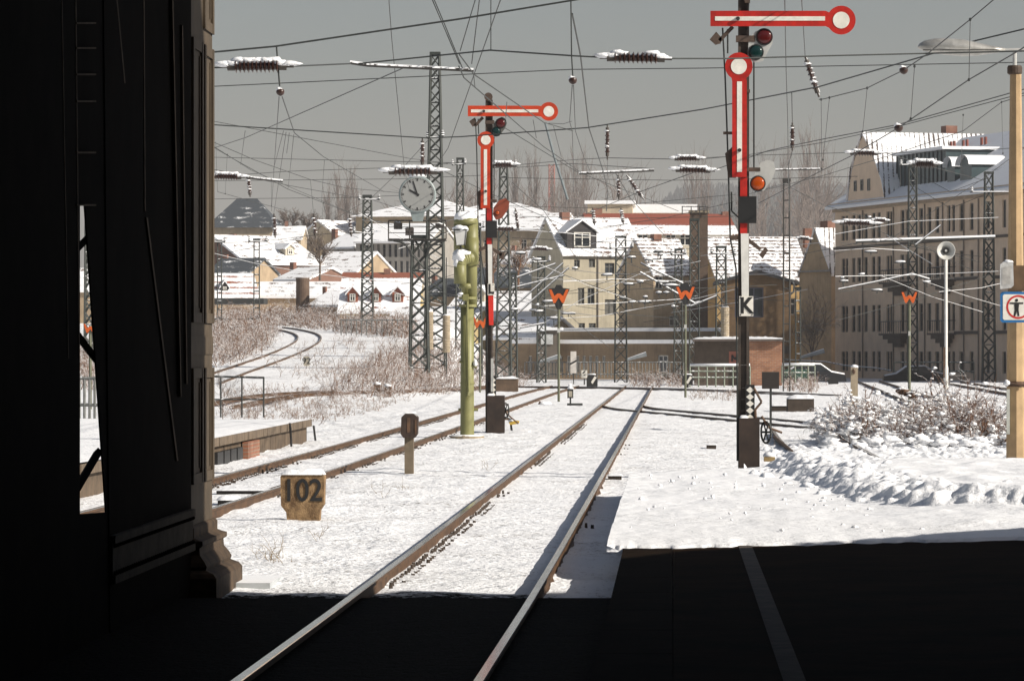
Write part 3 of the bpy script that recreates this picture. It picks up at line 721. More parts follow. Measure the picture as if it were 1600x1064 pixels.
semaphore(100.0, 'red semaphore with plate L behind the green water crane', 764, 680, orange_paint, dict(
    k=0.7, mw=8.5, top=156, arm=(731,842,165.5,182,857.5,174.5,14.5), varm=(751,766,230,326,759,219,13.2), piv=(756,174), piv2=(759,299),
    lenses=[([(769,208),(770,196),(776,187),(784,183),(790,186),(792,193),(789,201),(780,213),(773,213)], [(782,193,7,red_glass),(775,206,6.6,green_glass)], M('dim_grey',(0.10,0.10,0.09),0.6)),
            ([(770,335),(771,325),(780,313),(790,310),(796,316),(794,327),(784,341),(775,344)], [(777,333,3.4,amber_glass)], M('faded_red_iron',(0.22,0.045,0.02),0.6))],
    rods=[[(743,186),(745,240),(746,300),(747,345),(752,400),(760,460),(762,640)], [(747,186),(748,210)], [(772,214),(772,318)]],
    fits=[circ(763,151.5,6.5,14), [(733,190),(742,184),(744,196),(738,198)], [(740,196),(753,182),(756,185),(743,199)], [(758,188),(772,188),(772,194),(758,194)], [(746,300),(752,296),(754,328),(748,328)],
          [(764,312),(776,312),(776,316),(764,316)], [(748,388),(762,383),(762,387),(748,394)], [(768,386),(785,395),(783,401),(767,390)], [(780,396),(788,394),(787,406),(780,404)]],
    plates=[([(760.5,326),(768,326),(768,382),(760.5,382)], red_paint, 'red_mast_board', -0.05), ([(762,382),(769,382),(769,444),(763,444)], white_mast, 'white_mast_board', -0.052),
            ([(760,345),(776.5,345),(776.5,372),(760,372)], black_paint, 'lamp_housing', -0.1), ([(763,461),(771,461),(771,508),(764,508)], M('plate_red',(0.62,0.03,0.018),0.45), 'red_mast_board', -0.052),
            ([(767,560),(771,560),(771,612),(767,612)], grey_paint, 'cable_cover', -0.08)],
    letter=(762,443,772.5,461.5,'L'), dia=(590,628,771,5,3.6), foot=(761,618,788,682), wheel=(790,641,12),
    brk=[[(788,642),(796,650),(810,662)], [(788,655),(795,655)], [(788,632),(795,632)]]))

# ---------------------------------------------------------------- water crane with its lantern
def water_crane():
    d = 94.0; s = d/F; X = lambda p: (p-VX)*s; Z = lambda p: EYE-(p-VY)*s
    m = M('olive_paint', (0.195,0.190,0.072), 0.5, var=0.16, scale=3, streak=0.35)
    root = T('water_crane', 'olive green locomotive water crane with folded spout, capped with snow', 'water crane', (X(731), d, -0.2))
    c = X(730)
    k = MB(); k.lathe([(0.20,-0.25),(0.172,-0.10),(0.168,0.1),(0.165,1.2),(0.163,1.22),(0.163,Z(479))], (c,d,0), 24); k.build('column', m, root, True)
    for z in (Z(478), Z(466)): k = MB(); k.lathe([(0.19,-0.03),(0.215,-0.03),(0.215,0.035),(0.19,0.035)], (X(731),d,z), 24); k.build('flange', m, root)
    k = MB(); k.lathe([(0.175,Z(600)),(0.185,Z(600)),(0.185,Z(598)),(0.175,Z(598))], (c,d,0), 24); k.build('flange', m, root)
    k = MB(); k.lathe([(0.15,Z(479)),(0.15,Z(345))], (X(736),d+0.02,0), 20); k.lathe([(0.175,Z(412)),(0.175,Z(346))], (X(736),d-0.02,0), 20); k.lathe([(0.165,Z(398)),(0.165,Z(346))], (X(719.5),d-0.02,0), 20); k.lathe([(0.11,Z(466)),(0.11,Z(452)),(0.18,Z(450)),(0.16,Z(443))], (X(728),d-0.02,0), 20)
    k.lathe([(0.155,Z(372)),(0.165,Z(372)),(0.165,Z(414)),(0.15,Z(414))], (X(737.5),d-0.05,0), 20); k.build('upper_column', m, root, True)
    k = MB(); k.lathe([(0.19,Z(352)),(0.30,Z(350)),(0.30,Z(345)),(0.27,Z(342)),(0.22,Z(337)),(0.10,Z(334)),(0.001,Z(333))], (X(728),d,0), 22); k.build('head_cover', m, root, True)
    k = MB(); k.lump((X(727),d-0.02,Z(341)),0.275,0.27,0.17,18,10,0.12,3); k.build('snow_cap', snow_soft, root, True)
    # folded outlet pipe towards the camera with its down-turned mouth
    y = d-0.5; k = MB()
    k.cyl((X(736),d-0.05,Z(404)), (X(733),d-0.35,Z(404)), 0.145, 0.145, 18)
    for i in range(6):
        a0, a1 = R(90*i/6), R(90*(i+1)/6)
        p0 = (X(733)-0.20*math.sin(a0), d-0.35-0.1*math.sin(a0), Z(404)-0.16*(1-math.cos(a0))); p1 = (X(733)-0.20*math.sin(a1), d-0.35-0.1*math.sin(a1), Z(404)-0.16*(1-math.cos(a1)))
        k.cyl(p0,p1,0.15,0.15,18)
    k.lathe([(0.150,Z(408)),(0.152,Z(430)),(0.155,Z(444)),(0.14,Z(444))], (X(720.5),y+0.06,0), 20); k.build('spout', m, root, True)
    k = MB(); k.lathe([(0.10,-0.05),(0.19,-0.05),(0.19,0.0),(0.16,0.0),(0.16,0.04),(0.08,0.04)], (X(735.5),d-0.24,Z(404)), 20, 'y'); k.build('joint_flange', m, root)
    k = MB(); k.lump((X(719),y,Z(402)),0.155,0.15,0.17,14,8,0.25,5); k.lump((X(722),y+0.04,Z(396)),0.18,0.13,0.09,12,7,0.3,8); k.lump((X(715),y,Z(410)),0.07,0.12,0.15,10,7,0.3,9); k.build('snow_cap', snow_soft, root, True)
    k = MB(); k.tube([(X(731),d-0.19,Z(462)),(X(731),d-0.21,Z(500)),(X(733),d-0.2,Z(612))],0.028,8); k.tube([(X(733),d-0.2,Z(612)),(X(732),d-0.22,Z(618))],0.04,8); k.build('operating_rod', m, root)
    k = MB(); k.bar((X(718),d-0.1,Z(565)),(X(745),d-0.1,Z(574)),0.04); k.build('lever', m, root); k = MB(); k.bar((X(716),d,Z(640)),(X(747),d,Z(640)),0.05); k.build('lever', m, root); k = MB(); k.box(X(724),X(733),d-0.28,d-0.18,Z(470),Z(460)); k.build('guide_block', m, root)
    k = MB(); k.lump((X(743),d-0.1,Z(567)),0.05,0.06,0.08,8,6,0.2,4); k.lump((X(720),d-0.15,Z(460)),0.08,0.1,0.04,8,6,0.2,6); k.build('snow_cap', snow_soft, root, True)
    k = MB(); k.lathe([(0.40,-0.25),(0.42,-0.08),(0.36,-0.05)], (X(730),d,0), 18); k.build('foot_ring', concrete, root)
    # lantern hung in front of the pipe
    yl = d-0.62
    lr = T('lantern', 'white glass lantern with snowy lid hanging on the front of the green water crane', 'lantern', (X(722),yl,Z(388)))
    k = MB(); vs=[]
    for hw, z in ((0.10,Z(384)),(0.145,Z(361))): vs += [(X(722)-hw,yl-hw,z),(X(722)+hw,yl-hw,z),(X(722)+hw,yl+hw,z),(X(722)-hw,yl+hw,z)]
    k.add(vs, [(0,1,5,4),(1,2,6,5),(2,3,7,6),(3,0,4,7),(3,2,1,0),(4,5,6,7)]); k.build('glass', M('milk_glass',(0.62,0.62,0.60),0.25,var=0.08), lr)
    k = MB()
    for a,b in ((0,4),(1,5),(2,6),(3,7),(0,1),(1,2),(2,3),(3,0),(4,5),(5,6),(6,7),(7,4)): k.bar(vs[a],vs[b],0.014)
    k.tube([(X(722),yl,Z(385)),(X(722),yl,Z(388)),(X(726),yl+0.2,Z(390)),(X(731),yl+0.5,Z(392))],0.02,6); k.build('frame', iron, lr)
    k = MB(); k.lathe([(0.20,Z(361)),(0.17,Z(358)),(0.06,Z(355)),(0.02,Z(354))],(X(722),yl,0),12); k.build('lid', iron_green, lr)
    k = MB(); k.lump((X(722),yl,Z(359.2)),0.195,0.19,0.085,14,8,0.15,2); k.build('snow_cap', snow_soft, lr, True)
water_crane()

# ---------------------------------------------------------------- lattice masts
def lattice(root, px, wt, wb, yt, d, panels, mat=iron_green, leg=0.072, br=0.040, zig='x', ladder=False, zb=None):
    s = d/F; cx = (px-VX)*s; zt = EYE-(yt-VY)*s
    zb = ground_z(cx,d)-0.1 if zb is None else zb
    a, b = wb*s/2, wt*s/2
    P = lambda sx, sy, z: (cx+sx*lerp(a,b,(z-zb)/(zt-zb)), d+sy*lerp(a,b,(z-zb)/(zt-zb)), z)
    sys_ = ((-1,-1),(1,-1),(1,1),(-1,1))
    if ladder: sys_ = ((-1,0),(1,0))
    for sx, sy in sys_:
        k = MB(); k.bar(P(sx,sy,zb), P(sx,sy,zt), leg); k.build('leg', mat, root)
    k = MB(); zs = []
    z = zb; h = (zt-zb)/panels
    for i in range(panels):
        z0_, z1_ = zb+i*h, zb+(i+1)*h
        if ladder:
            k.bar(P(-1,0,z1_-0.05), P(1,0,z1_-0.05), br*1.3); continue
        for j in range(4):
            A, B = sys_[j], sys_[(j+1)%4]
            if zig == 'x': k.bar(P(*A,z0_),P(*B,z1_),br); k.bar(P(*B,z0_),P(*A,z1_),br)
            else: (k.bar(P(*A,z0_),P(*B,z1_),br) if (i+j)%2 else k.bar(P(*B,z0_),P(*A,z1_),br))
            if i%2 == 0: k.bar(P(*A,z1_),P(*B,z1_),br*1.1)
    k.build('lattice_bracing', mat, root)
    return cx, zb, zt
def mast(label, px, wt, wb, yt, d, panels, **kw):
    x = (px-VX)*d/F
    arms = kw.pop('arms', []); name = 'lattice_mast'
    root = T(name, label, 'lattice mast', (x, d, ground_z(x,d)), 'lattice masts carrying the overhead line')
    cx, zb, zt = lattice(root, px, wt, wb, yt, d, panels, **kw)
    k = MB(); hw = wt*d/F/2
    k.box(cx-hw-0.06,cx+hw+0.06,d-hw-0.06,d+hw+0.06,zt,zt+0.14); k.build('cap', kw.get('mat', iron_green), root)
    for (x0,y0,x1,y1) in arms:
        k = MB(); k.bar(px2(x0,y0,d-hw-0.05), px2(x1,y1,d-hw-0.05), 0.07)
        for t in (0.05, 0.95):
            p = px2(lerp(x0,x1,t),lerp(y0,y1,t),d-hw-0.05); k.lathe([(0.05,0),(0.11,0.08),(0.05,0.14),(0.11,0.2),(0.05,0.26),(0.09,0.32),(0.02,0.36)],p,8)
        k.build('cross_arm', M('snowy_iron',(0.05,0.055,0.05),0.7,snow=0.3,var=0.3), root)
    return root
A = mast('dark lattice mast carrying the cage and the round clock on its top', 655, 21, 30, 372, 188, 9, leg=0.085, br=0.055)
mast('tallest lattice mast, tapering high above the round clock', 680, 13, 33, 86, 208, 27, leg=0.09, br=0.045, arms=[(667,216,693,214)])
mast('slim lattice mast in front of the red-roofed house with dormers', 574, 12, 19, 308, 268, 17, arms=[(560,312,594,312),(552,362,584,366)])
mast('lattice mast with snowy insulators just right of the L semaphore', 787, 11, 25, 257, 222, 18, arms=[(765,262,808,260)])
mast('thin lattice mast peeping out above the green water crane', 719, 9, 14, 250, 262, 14, arms=[(706,258,728,256)])
mast('lattice mast in front of the cream gabled house', 970, 15, 19, 372, 248, 12, arms=[(952,388,990,386)])
mast('lattice mast against the tall dark brick stack', 1085, 13, 16, 345, 243, 13)
mast('lattice mast left of the yellow brick signal box', 1127, 14, 18, 388, 234, 12, arms=[(1110,395,1150,398)])
mast('ladder-like mast with rungs beside the brick hut', 1229, 9, 10, 284, 196, 12, ladder=True, leg=0.06, br=0.04, mat=M('mast_grey',(0.03,0.029,0.026),0.7,snow=0.85,var=0.35))
mast('lattice mast in front of the middle of the large tan apartment block', 1426, 12, 15, 262, 254, 16, arms=[(1405,258,1465,256)])
mast('lattice mast at the right in front of the apartment block, nearest the lamp post', 1545, 12, 20, 272, 248, 16, arms=[(1515,300,1590,300)])
mast('ladder mast by the pilaster on the left, farther from the chimney', 343, 6, 7, 378, 268, 11, ladder=True, leg=0.06, br=0.05, arms=[(333,378,352,378)])
mast('ladder mast on the left, the one nearer the round brick chimney', 401, 8, 9, 376, 272, 11, ladder=True, leg=0.06, br=0.05, arms=[(388,377,418,377)])
mast('lattice mast seen through the narrow gap in the hall wall', 139, 9, 13, 300, 205, 14)
mast('lattice mast rising behind the water crane head and the W board',746,9,15,352,240,14,arms=[(735,356,757,355)])
mast('lattice mast just left of the tall dark brick stack, before the tiled house',1060,10,14,392,246,12,arms=[(1048,398,1072,397)])
mast('thin ladder mast in front of the gabled tan house',1247,7,8,452,242,9,ladder=True,leg=0.06,br=0.05)
mast('lattice mast before the left gable of the cream house',846,10,14,404,244,12,arms=[(832,410,860,408)])
mast('slender mast standing between the white mast board and the far house', 802, 8, 13, 430, 225, 10)
def clock():
    d = 187.0; s = d/F; c = px2(652,304,d)
    root = T('station_clock', 'round white station clock on top of the caged lattice mast', 'clock', (c[0],d,EYE-(345-VY)*s))
    r = 27.5*s
    k = MB(); k.lathe([(r*0.8,-0.02),(r,-0.02),(r*1.06,0.02),(r*1.06,0.30),(r*0.9,0.32)], c, 40, 'y'); k.build('case', M('clock_case',(0.22,0.26,0.26),0.5), root)
    k = MB(); k.lathe([(r*0.955,-0.03),(r*0.955,-0.022)], c, 40, 'y'); f = k.build('dial', M('clock_dial',(0.28,0.285,0.275),0.35,var=0.04), root)
    k = MB()
    for i in range(60):
        a = 2*math.pi*i/60; l = 0.17 if i%5 == 0 else 0.07; w_ = 0.035 if i%5 == 0 else 0.014
        ux, uz = math.sin(a), math.cos(a); r1 = r*0.92; r0 = r1-r*l
        k = MB(); k.add([(c[0]+ux*r0+uz*w_, d-0.036, c[2]+uz*r0-ux*w_),(c[0]+ux*r1+uz*w_, d-0.036, c[2]+uz*r1-ux*w_),(c[0]+ux*r1-uz*w_, d-0.036, c[2]+uz*r1+ux*w_),(c[0]+ux*r0-uz*w_, d-0.036, c[2]+uz*r0+ux*w_)], [(0,1,2,3)]); k.build('dial_mark', black_paint, f)
    for a, l, w_, nm in ((-61, 0.52, 0.055, 'hour_hand'), (-18, 0.80, 0.04, 'minute_hand')):
        ux, uz = math.sin(R(a)), math.cos(R(a)); k = MB()
        p = [(-w_, -0.12*r),(w_,-0.12*r),(w_*0.8,l*r),(-w_*0.8,l*r)]
        dd = -0.045 if nm[0] == 'h' else -0.05
        k.add([(c[0]+ux*b+uz*a_, d+dd, c[2]+uz*b-ux*a_) for a_, b in p], [(0,1,2,3)]); k.build(nm, black_paint, f)
    k = MB(); k.pp([(640,328),(664,328),(660,346),(645,346)], d+0.05, 0.25); k.build('neck', M('clock_case',(0,0,0)), root)
    k = MB(); k.lump((c[0],d+0.15,c[2]+r*1.06),r*0.5,0.2,0.12,12,7,0.2,1); k.build('snow_cap', snow_soft, root, True)
    # cage platform round the mast top belongs to the mast
    d2 = 188.0; k = MB(); x0, x1 = 607, 697
    for y in (345, 374):
        for dd in (-0.5, 0.5): k.bar(px2(x0,y,d2+dd), px2(x1,y,d2+dd), 0.055)
    for x in (607, 640, 671, 697):
        for dd in (-0.5, 0.5): k.bar(px2(x,345,d2+dd), px2(x,374,d2+dd), 0.045)
    for y in (355, 364): k.bar(px2(x0,y,d2-0.5), px2(x1,y,d2-0.5), 0.025)
    k.build('cage', M('cage_iron',(0.03,0.025,0.02),0.7,snow=0.85), A)
    k = MB(); a = px2(x0,375,d2); b = px2(x1,375,d2); k.box(a[0],b[0],d2-0.5,d2+0.5,a[2]-0.06,a[2]); k.build('cage_floor', iron, A)
    for sx in (-1, 1):
        k = MB(); pts = [px2(655+sx*lerp(40,12,math.sin(R(t*90))), 376+25*(1-math.cos(R(t*90))), d2-0.45) for t in (0,0.25,0.5,0.75,1)]; k.tube(pts, 0.07, 6); k.build('bracket', iron, A)
    for i, (a, b, c_) in enumerate(((622,352,0.2),(640,361,0.22),(687,353,0.12))):
        k = MB(); p = px2(a,b,d2-0.2); k.box(p[0]-0.2,p[0]+0.2,p[1]-0.15,p[1]+0.15,p[2]-c_,p[2]+c_*0.6); k.lump((p[0],p[1],p[2]+c_*0.6),0.2,0.16,0.07,8,6,0.3,i); k.build('floodlight', M('floodlight_iron',(0.06,0.05,0.045),0.7,snow=0.5,var=0.4), A)
clock()
# ---------------------------------------------------------------- W boards
def w_sign(label, cx, cy, w, h, base, d, board=True, tip=True):
    x = (cx-VX)*d/F; zg = ground_z(x,d)
    root = T('w_board', label, 'signal board', (x,d,zg), 'orange W boards')
    k = MB(); k.bar((x,d+0.05,zg-0.2), px2(cx,cy-h*0.3,d+0.05), 0.075); k.build('pole', M('green_pole',(0.10,0.105,0.065),0.7,var=0.25), root)
    W_ = [(-0.5,-0.5),(-0.36,-0.5),(-0.22,-0.02),(-0.07,-0.5+0.30),(0.07,-0.5+0.30),(0.22,-0.02),(0.36,-0.5),(0.5,-0.5),(0.27,0.5),(0.17,0.5),(0.0,0.08),(-0.17,0.5),(-0.27,0.5)]
    if board:
        k = MB(); k.pp([(cx-w*0.56,cy-h*0.55),(cx-w*0.2,cy-h*0.62),(cx-w*0.12,cy-h*0.85),(cx+w*0.12,cy-h*0.85),(cx+w*0.2,cy-h*0.62),(cx+w*0.56,cy-h*0.55),(cx+w*0.1,cy+h*0.95),(cx-w*0.1,cy+h*0.95)], d, 0.02)
        k.build('backing_board', black_paint, root)
    k = MB(); k.pp([(cx+a*w,cy+b*h) for a,b in W_], d-0.025, 0.02); k.build('letter_w', orange_w, root)
    if tip:
        k = MB(); k.prect(cx-w*0.07,base-(base-cy)*0.70,cx+w*0.07,base-(base-cy)*0.66,d-0.04,0.02); k.build('number_plate', grey_paint, root)
w_sign('orange W board on a green pole left of the cream gabled house', 873, 463, 31, 21, 630, 159)
w_sign('orange W board on a green pole in front of the tall dark brick stack', 1071, 458, 29, 19, 622, 171)
w_sign('orange W board on a dark lattice backdrop in front of the tan apartment block', 1421, 465, 25, 17, 640, 139, board=False)
w_sign('orange W board half hidden between the water crane and the L semaphore', 750, 504, 23, 17, 610, 190, board=False)
w_sign('orange W board glimpsed through the narrow gap in the hall wall', 141, 513, 22, 14, 640, 139, board=False)

# ---------------------------------------------------------------- lamp post, sign, loudspeaker at the right
def lamp_post():
    d = 64.0; s = d/F; X = lambda p: (p-VX)*s; Z = lambda p: EYE-(p-VY)*s
    root = T('lamp_post', 'tan octagonal concrete lamp post with silver luminaire at the right edge', 'lamp post', (X(1586),d,-0.1))
    m = M('tan_concrete', (0.40,0.275,0.15), 0.85, var=0.22, scale=3, streak=0.45)
    k = MB(); k.lathe([(0.165,Z(760)),(0.158,Z(720)),(0.150,Z(580)),(0.095,Z(118)),(0.095,Z(115))], (X(1587),d,0), 8); k.build('post', m, root)
    k = MB(); k.lathe([(0.10,Z(117)),(0.125,Z(115)),(0.125,Z(106)),(0.11,Z(103))], (X(1585.5),d,0), 16); k.build('collar', M('collar_rust',(0.06,0.035,0.02),0.7,var=0.4,snow=0.9), root)
    k = MB(); k.cyl((X(1585.5),d,Z(104)),(X(1585.5),d,Z(80)),0.035,n=10); k.cyl((X(1566),d,Z(79)),(X(1680),d,Z(77)),0.030,n=8); k.build('bracket', grey_paint, root)
    k = MB(); n = 18; vs = []
    prof = [(1433.5,74,0.3,0.2),(1436,73,4.5,4),(1444,72,9,8),(1460,72,14,11.5),(1480,73,17,13),(1505,75,17.5,13),(1528,77,14,10),(1552,78,8.5,5.5),(1570,78.5,4.5,3)]
    for px, py, hy, hz in prof:
        for i in range(n):
            a = 2*math.pi*i/n; vs.append((X(px), d+0.9*hy*s*math.cos(a), Z(py)+hz*s*math.sin(a)*(1.0 if math.sin(a) > 0 else 1.05)))
    k.add(vs, [(j*n+i,(j+1)*n+i,(j+1)*n+(i+1)%n,j*n+(i+1)%n) for j in range(len(prof)-1) for i in range(n)] + [tuple(range(n)), tuple(range(len(prof)*n-1,(len(prof)-1)*n-1,-1))])
    lum = k.build('luminaire', M('silver_paint',(0.44,0.43,0.40),0.33,metal=0.45,var=0.35,scale=4), root, True)
    k = MB(); k.box(X(1441),X(1560),d-0.165,d-0.155,Z(80.5),Z(79)); k.build('seam', iron, lum)
    k = MB(); k.lathe([(0.168,Z(604)),(0.170,Z(600)),(0.168,Z(596))],(X(1587),d,0),12); k.cyl((X(1571),d-0.17,Z(598)),(X(1600),d-0.19,Z(602)),0.02,n=6); k.build('strap', rust, root)
    k = MB(); k.lump((X(1572),d-0.18,Z(598)),0.05,0.05,0.05,8,6,0.3,1); k.build('snow_cap', snow_soft, root, True)
    k = MB(); k.box(X(1571.5),X(1576.5),d-0.17,d-0.13,Z(678),Z(608)); k.build('cable_cover', M('pale_green_grey',(0.40,0.41,0.37),0.6), root)
    k = MB(); k.prect(1576,415,1602,455,d-0.22,0.12); k.build('clamp_box', M('brown_clamp',(0.10,0.06,0.03),0.8,var=0.4), root)
    r2 = T('prohibition_sign', 'blue-edged white sign with red ring and black figure fixed to the lamp post', 'sign', (X(1588),d-0.27,Z(505)))
    k = MB(); k.pp([(1563,459),(1566,456),(1611,456),(1614,459),(1614,501),(1611,504),(1566,504),(1563,501)], d-0.29, 0.02); k.build('blue_board', M('sign_blue',(0.015,0.13,0.33),0.45,var=0.12), r2)
    k = MB(); k.pp([(1567,462),(1569,460),(1608,460),(1610,462),(1610,498),(1608,500),(1569,500),(1567,498)], d-0.295, 0.004); k.build('white_field', white_paint, r2)
    k = MB(); n = 36; c = px2(1588.5,480,d); vs = []
    for r_ in (18.6,15.6):
        for i in range(n): a = 2*math.pi*i/n; vs.append((c[0]+r_*s*math.cos(a), d-0.298, c[2]+r_*s*math.sin(a)))
    k.add(vs, [(i,(i+1)%n,(i+1)%n+n,i+n) for i in range(n)]); k.build('red_ring', M('ring_red',(0.50,0.025,0.022),0.45,var=0.1), r2)
    k = MB(); k.pp(circ(1588.5,469.3,2.5,14), d-0.300, 0.003)
    k.pp([(1578,472.6),(1599,472.6),(1599,475),(1592.3,475.2),(1591.6,484),(1593,494),(1590.2,494),(1588.5,486),(1586.8,494),(1584,494),(1585.4,484),(1584.7,475.2),(1578,475)], d-0.300, 0.003); k.build('figure', black_paint, r2)
    r3 = T('notice_box', 'small frosted notice box clamped on the lamp post above the prohibition sign', 'notice box', (X(1573),d-0.3,Z(452)))
    k = MB(); k.pp([(1563,413),(1567,410),(1583,409),(1584,446),(1580,450),(1563,452)], d-0.36, 0.10); k.build('box', M('frosted_plastic',(0.46,0.46,0.45),0.4,var=0.25,scale=9), r3)
    k = MB(); k.pp([(1566,418),(1579,416),(1579,444),(1566,446)], d-0.366, 0.004); k.build('paper', M('old_paper',(0.36,0.35,0.33),0.8,var=0.3,scale=12), r3)
    k = MB(); k.lump((X(1573),d-0.31,Z(410)),0.08,0.06,0.035,8,6,0.3,1); k.build('snow_cap', snow_soft, r3, True)
lamp_post()
def speaker():
    d = 100.0; s = d/F; X = lambda p: (p-VX)*s; Z = lambda p: EYE-(p-VY)*s
    root = T('loudspeaker', 'grey horn loudspeaker on a tall white pole behind the snowy bush', 'loudspeaker', (X(1478),d,-0.2))
    k = MB(); k.lathe([(0.062,-0.2),(0.062,Z(575)),(0.045,Z(570)),(0.042,Z(398))],(X(1478),d,0),12); k.build('pole', M('white_pole',(0.62,0.61,0.58),0.5,var=0.12,scale=3,streak=0.2), root, True)
    c = px2(1477.5,392,d)
    k = MB(); r = 14.2*s; k.lathe([(r*0.2,0.0),(r*0.30,-0.02),(r*0.55,-0.08),(r*0.96,-0.158),(r*1.02,-0.16),(r*1.02,-0.14),(r*0.75,-0.02),(r*0.40,0.12),(0.05,0.22),(0.07,0.24),(0.07,0.42),(0.01,0.43)],c,28,'y'); h = k.build('horn', M('horn_grey',(0.50,0.50,0.47),0.5,var=0.1), root, True)
    k = MB(); k.lathe([(r*0.36,-0.12),(r*0.36,-0.07),(r*0.30,-0.05)],c,18,'y'); b = k.build('horn_centre', black_paint, h)
    k = MB(); k.lathe([(r*0.13,-0.135),(r*0.12,-0.12),(r*0.12,-0.11)],c,12,'y'); k.build('centre_cap', grey_paint, h)
    k = MB(); k.box(X(1474),X(1476.5),d-0.05,d+0.05,Z(590),Z(543)); k.build('bracket', rust, root)
speaker()

# ---------------------------------------------------------------- objects standing on the snow
def small_things():
    d = 100.0
    root = T('black_board', 'square black board on a thin post right of the K semaphore', 'signal board', (px2(1204,677,d)[0],d,-0.17))
    k = MB(); k.prect(1190.5,581,1217.5,607.5,d-0.06,0.03); k.build('board', M('board_black',(0.018,0.013,0.010),0.6,var=0.4,scale=5,streak=0.3), root)
    k = MB(); k.prect(1202.5,607,1206,690,d-0.03,0.05); k.build('post', iron, root)
    # wooden and concrete blocks
    def block(nm, label, x0,y0,x1,y1,d,t,mat,cat,snowh=0.05):
        root = T(nm,label,cat,px2((x0+x1)/2,y1,d))
        k = MB(); k.prect(x0,y0,x1,y1,d,t); k.build('body', mat, root)
        a,b = px2(x0,y0,d), px2(x1,y0,d); k = MB(); k.snow(a[0]-0.02,b[0]+0.02,d-0.03,d+t+0.03,a[2]-0.004,snowh,10); k.build('snow_cap', snow_soft, root, True)
    darkw = M('dark_timber',(0.050,0.036,0.026),0.9,var=0.4,scale=5)
    block('cable_trough','dark block crowned with snow between the ladder-like mast and the bush',1231,623,1272,651,132,1.6,darkw,'block',0.14)
    block('timber_stack','long low dark timber under snow left of the snowy bush',1205,634,1233,642,134,0.6,darkw,'timber',0.06)
    block('track_box','dark box lying in the snow beside the near rail at the platform corner',950,743,971,756,64,0.35,darkw,'box',0.03)
    block('track_plate','small dark brick-like box on the snow left of the K semaphore',1104,695,1119,709,84,0.3,darkw,'box',0.03)
    block('buffer_sleeper','dark channel lying across the left track beside the 102 stone',338,766,441,777,57.5,0.35,M('black_steel',(0.02,0.016,0.013),0.7,var=0.4,snow=0.9),'sleeper',0.035)
    block('sleeper_end','short dark sleeper end at the foot of the stone pilaster',340,781,372,797,53.5,0.4,M('black_steel',(0,0,0)),'sleeper',0.07)
    k = MB(); k.cyl(px2(366,797,55.5), px2(396,776,57.0), 0.045, n=6); k.cyl(px2(410,770,58.5),px2(452,757,61),0.04,n=6); single('rail_piece',k,rail_side,'rusty loose rail piece lying aslant left of the 102 stone','rail')
    k = MB(); k.cyl((2.40,76.5,-0.02),(2.38,90,-0.02),0.04,n=6); single('rail_piece',k,rail_side,'loose rail end running up behind the black board post','rail')
    # yellow topped post by the L semaphore
    d = 101.0; root = T('point_post', 'small dark post with snowy yellow tilted top right of the L semaphore', 'post', px2(802,676,d))
    k = MB(); k.pp([(796.5,662),(799.5,661),(801.5,676),(798,676)],d,0.08); k.build('post', black_paint, root)
    k = MB(); k.pp([(795,660),(806,657),(811,658),(810,662),(797,664)],d-0.05,0.3); k.build('cap', M('yellow_cap',(0.55,0.36,0.05),0.6,var=0.25), root)
    k = MB(); k.lump(px2(800,657.5,d+0.1),0.10,0.16,0.06,10,6,0.2,2); k.build('snow_cap', snow_soft, root, True)
    k = MB(); k.tube([px2(788,651,d),px2(809,659,d)],0.02); k.build('rod', black_paint, root)
    d = 63.2; root = T('foot_plate', 'yellowish snow-topped box at the foot of the K semaphore', 'box', px2(1202,722,d))
    k = MB(); k.prect(1194,714,1211,721,d,0.3); k.build('box', M('ochre_box',(0.32,0.22,0.09),0.7), root)
    k = MB(); k.lump(px2(1202,711.5,d+0.15),0.12,0.16,0.06,10,6,0.2,5); k.build('snow_cap', snow_soft, root, True)
    # dwarf lantern
    d = 146.0; root = T('dwarf_signal', 'small boxy lantern signal with snow cap beside the left W pole', 'dwarf signal', px2(890,634,d))
    k = MB(); k.prect(886.5,608,895.5,622,d,0.25); k.build('housing', black_paint, root)
    k = MB(); k.prect(888.5,611,894,620,d-0.02,0.02); k.build('screen', M('screen_tan',(0.42,0.38,0.30),0.5), root)
    k = MB(); k.prect(890,622,892.5,636,d+0.05,0.07); k.prect(886,630,910,633.5,d,0.4); k.build('stand', iron, root)
    k = MB(); k.lump(px2(891,606.5,d+0.12),0.13,0.16,0.06,10,6,0.2,5); k.lump(px2(890.5,602.5,d+0.12),0.07,0.07,0.07,8,6,0.2,6); k.build('snow_cap', snow_soft, root, True)
    d = 150.0; root = T('point_machine', 'snow-covered point lever lying left of the left W pole', 'point lever', px2(848,637,d))
    k = MB(); k.prect(838,632,860,636,d,0.4); k.pp([(840,633),(843,626),(845,627),(843,634)],d,0.08); k.pp([(834,637),(842,630),(843,632),(836,638)],d,0.06); k.build('lever', M('lever_rust',(0.10,0.055,0.035),0.8,snow=0.7,var=0.4), root)
    k = MB(); k.lump(px2(852,631,d+0.2),0.24,0.3,0.09,12,6,0.25,3); k.build('snow_cap', snow_soft, root, True)
    k = MB(); k.prect(866,634,898,637,149,0.5); single('board_plank',k,M('plank',(0.16,0.11,0.07),0.9,snow=0.6),'flat plank dusted with snow at the foot of the left W pole','plank')
    # number 6 board, slashed white board
    d = 232.0; root = T('number_board', 'white square board with a black 6 by the far cross track', 'number board', px2(913,600,d))
    k = MB(); k.prect(908.5,578.5,917.5,590.5,d,0.03); k.build('board', white_paint, root)
    k = MB(); k.prect(912,590,914,603,d+0.03,0.05); k.build('post', iron, root)
    letters('6', px2(913,584.6,d-0.012), 10.5*d/F*0.9, 0.008, black_paint, root, bold=0.015)
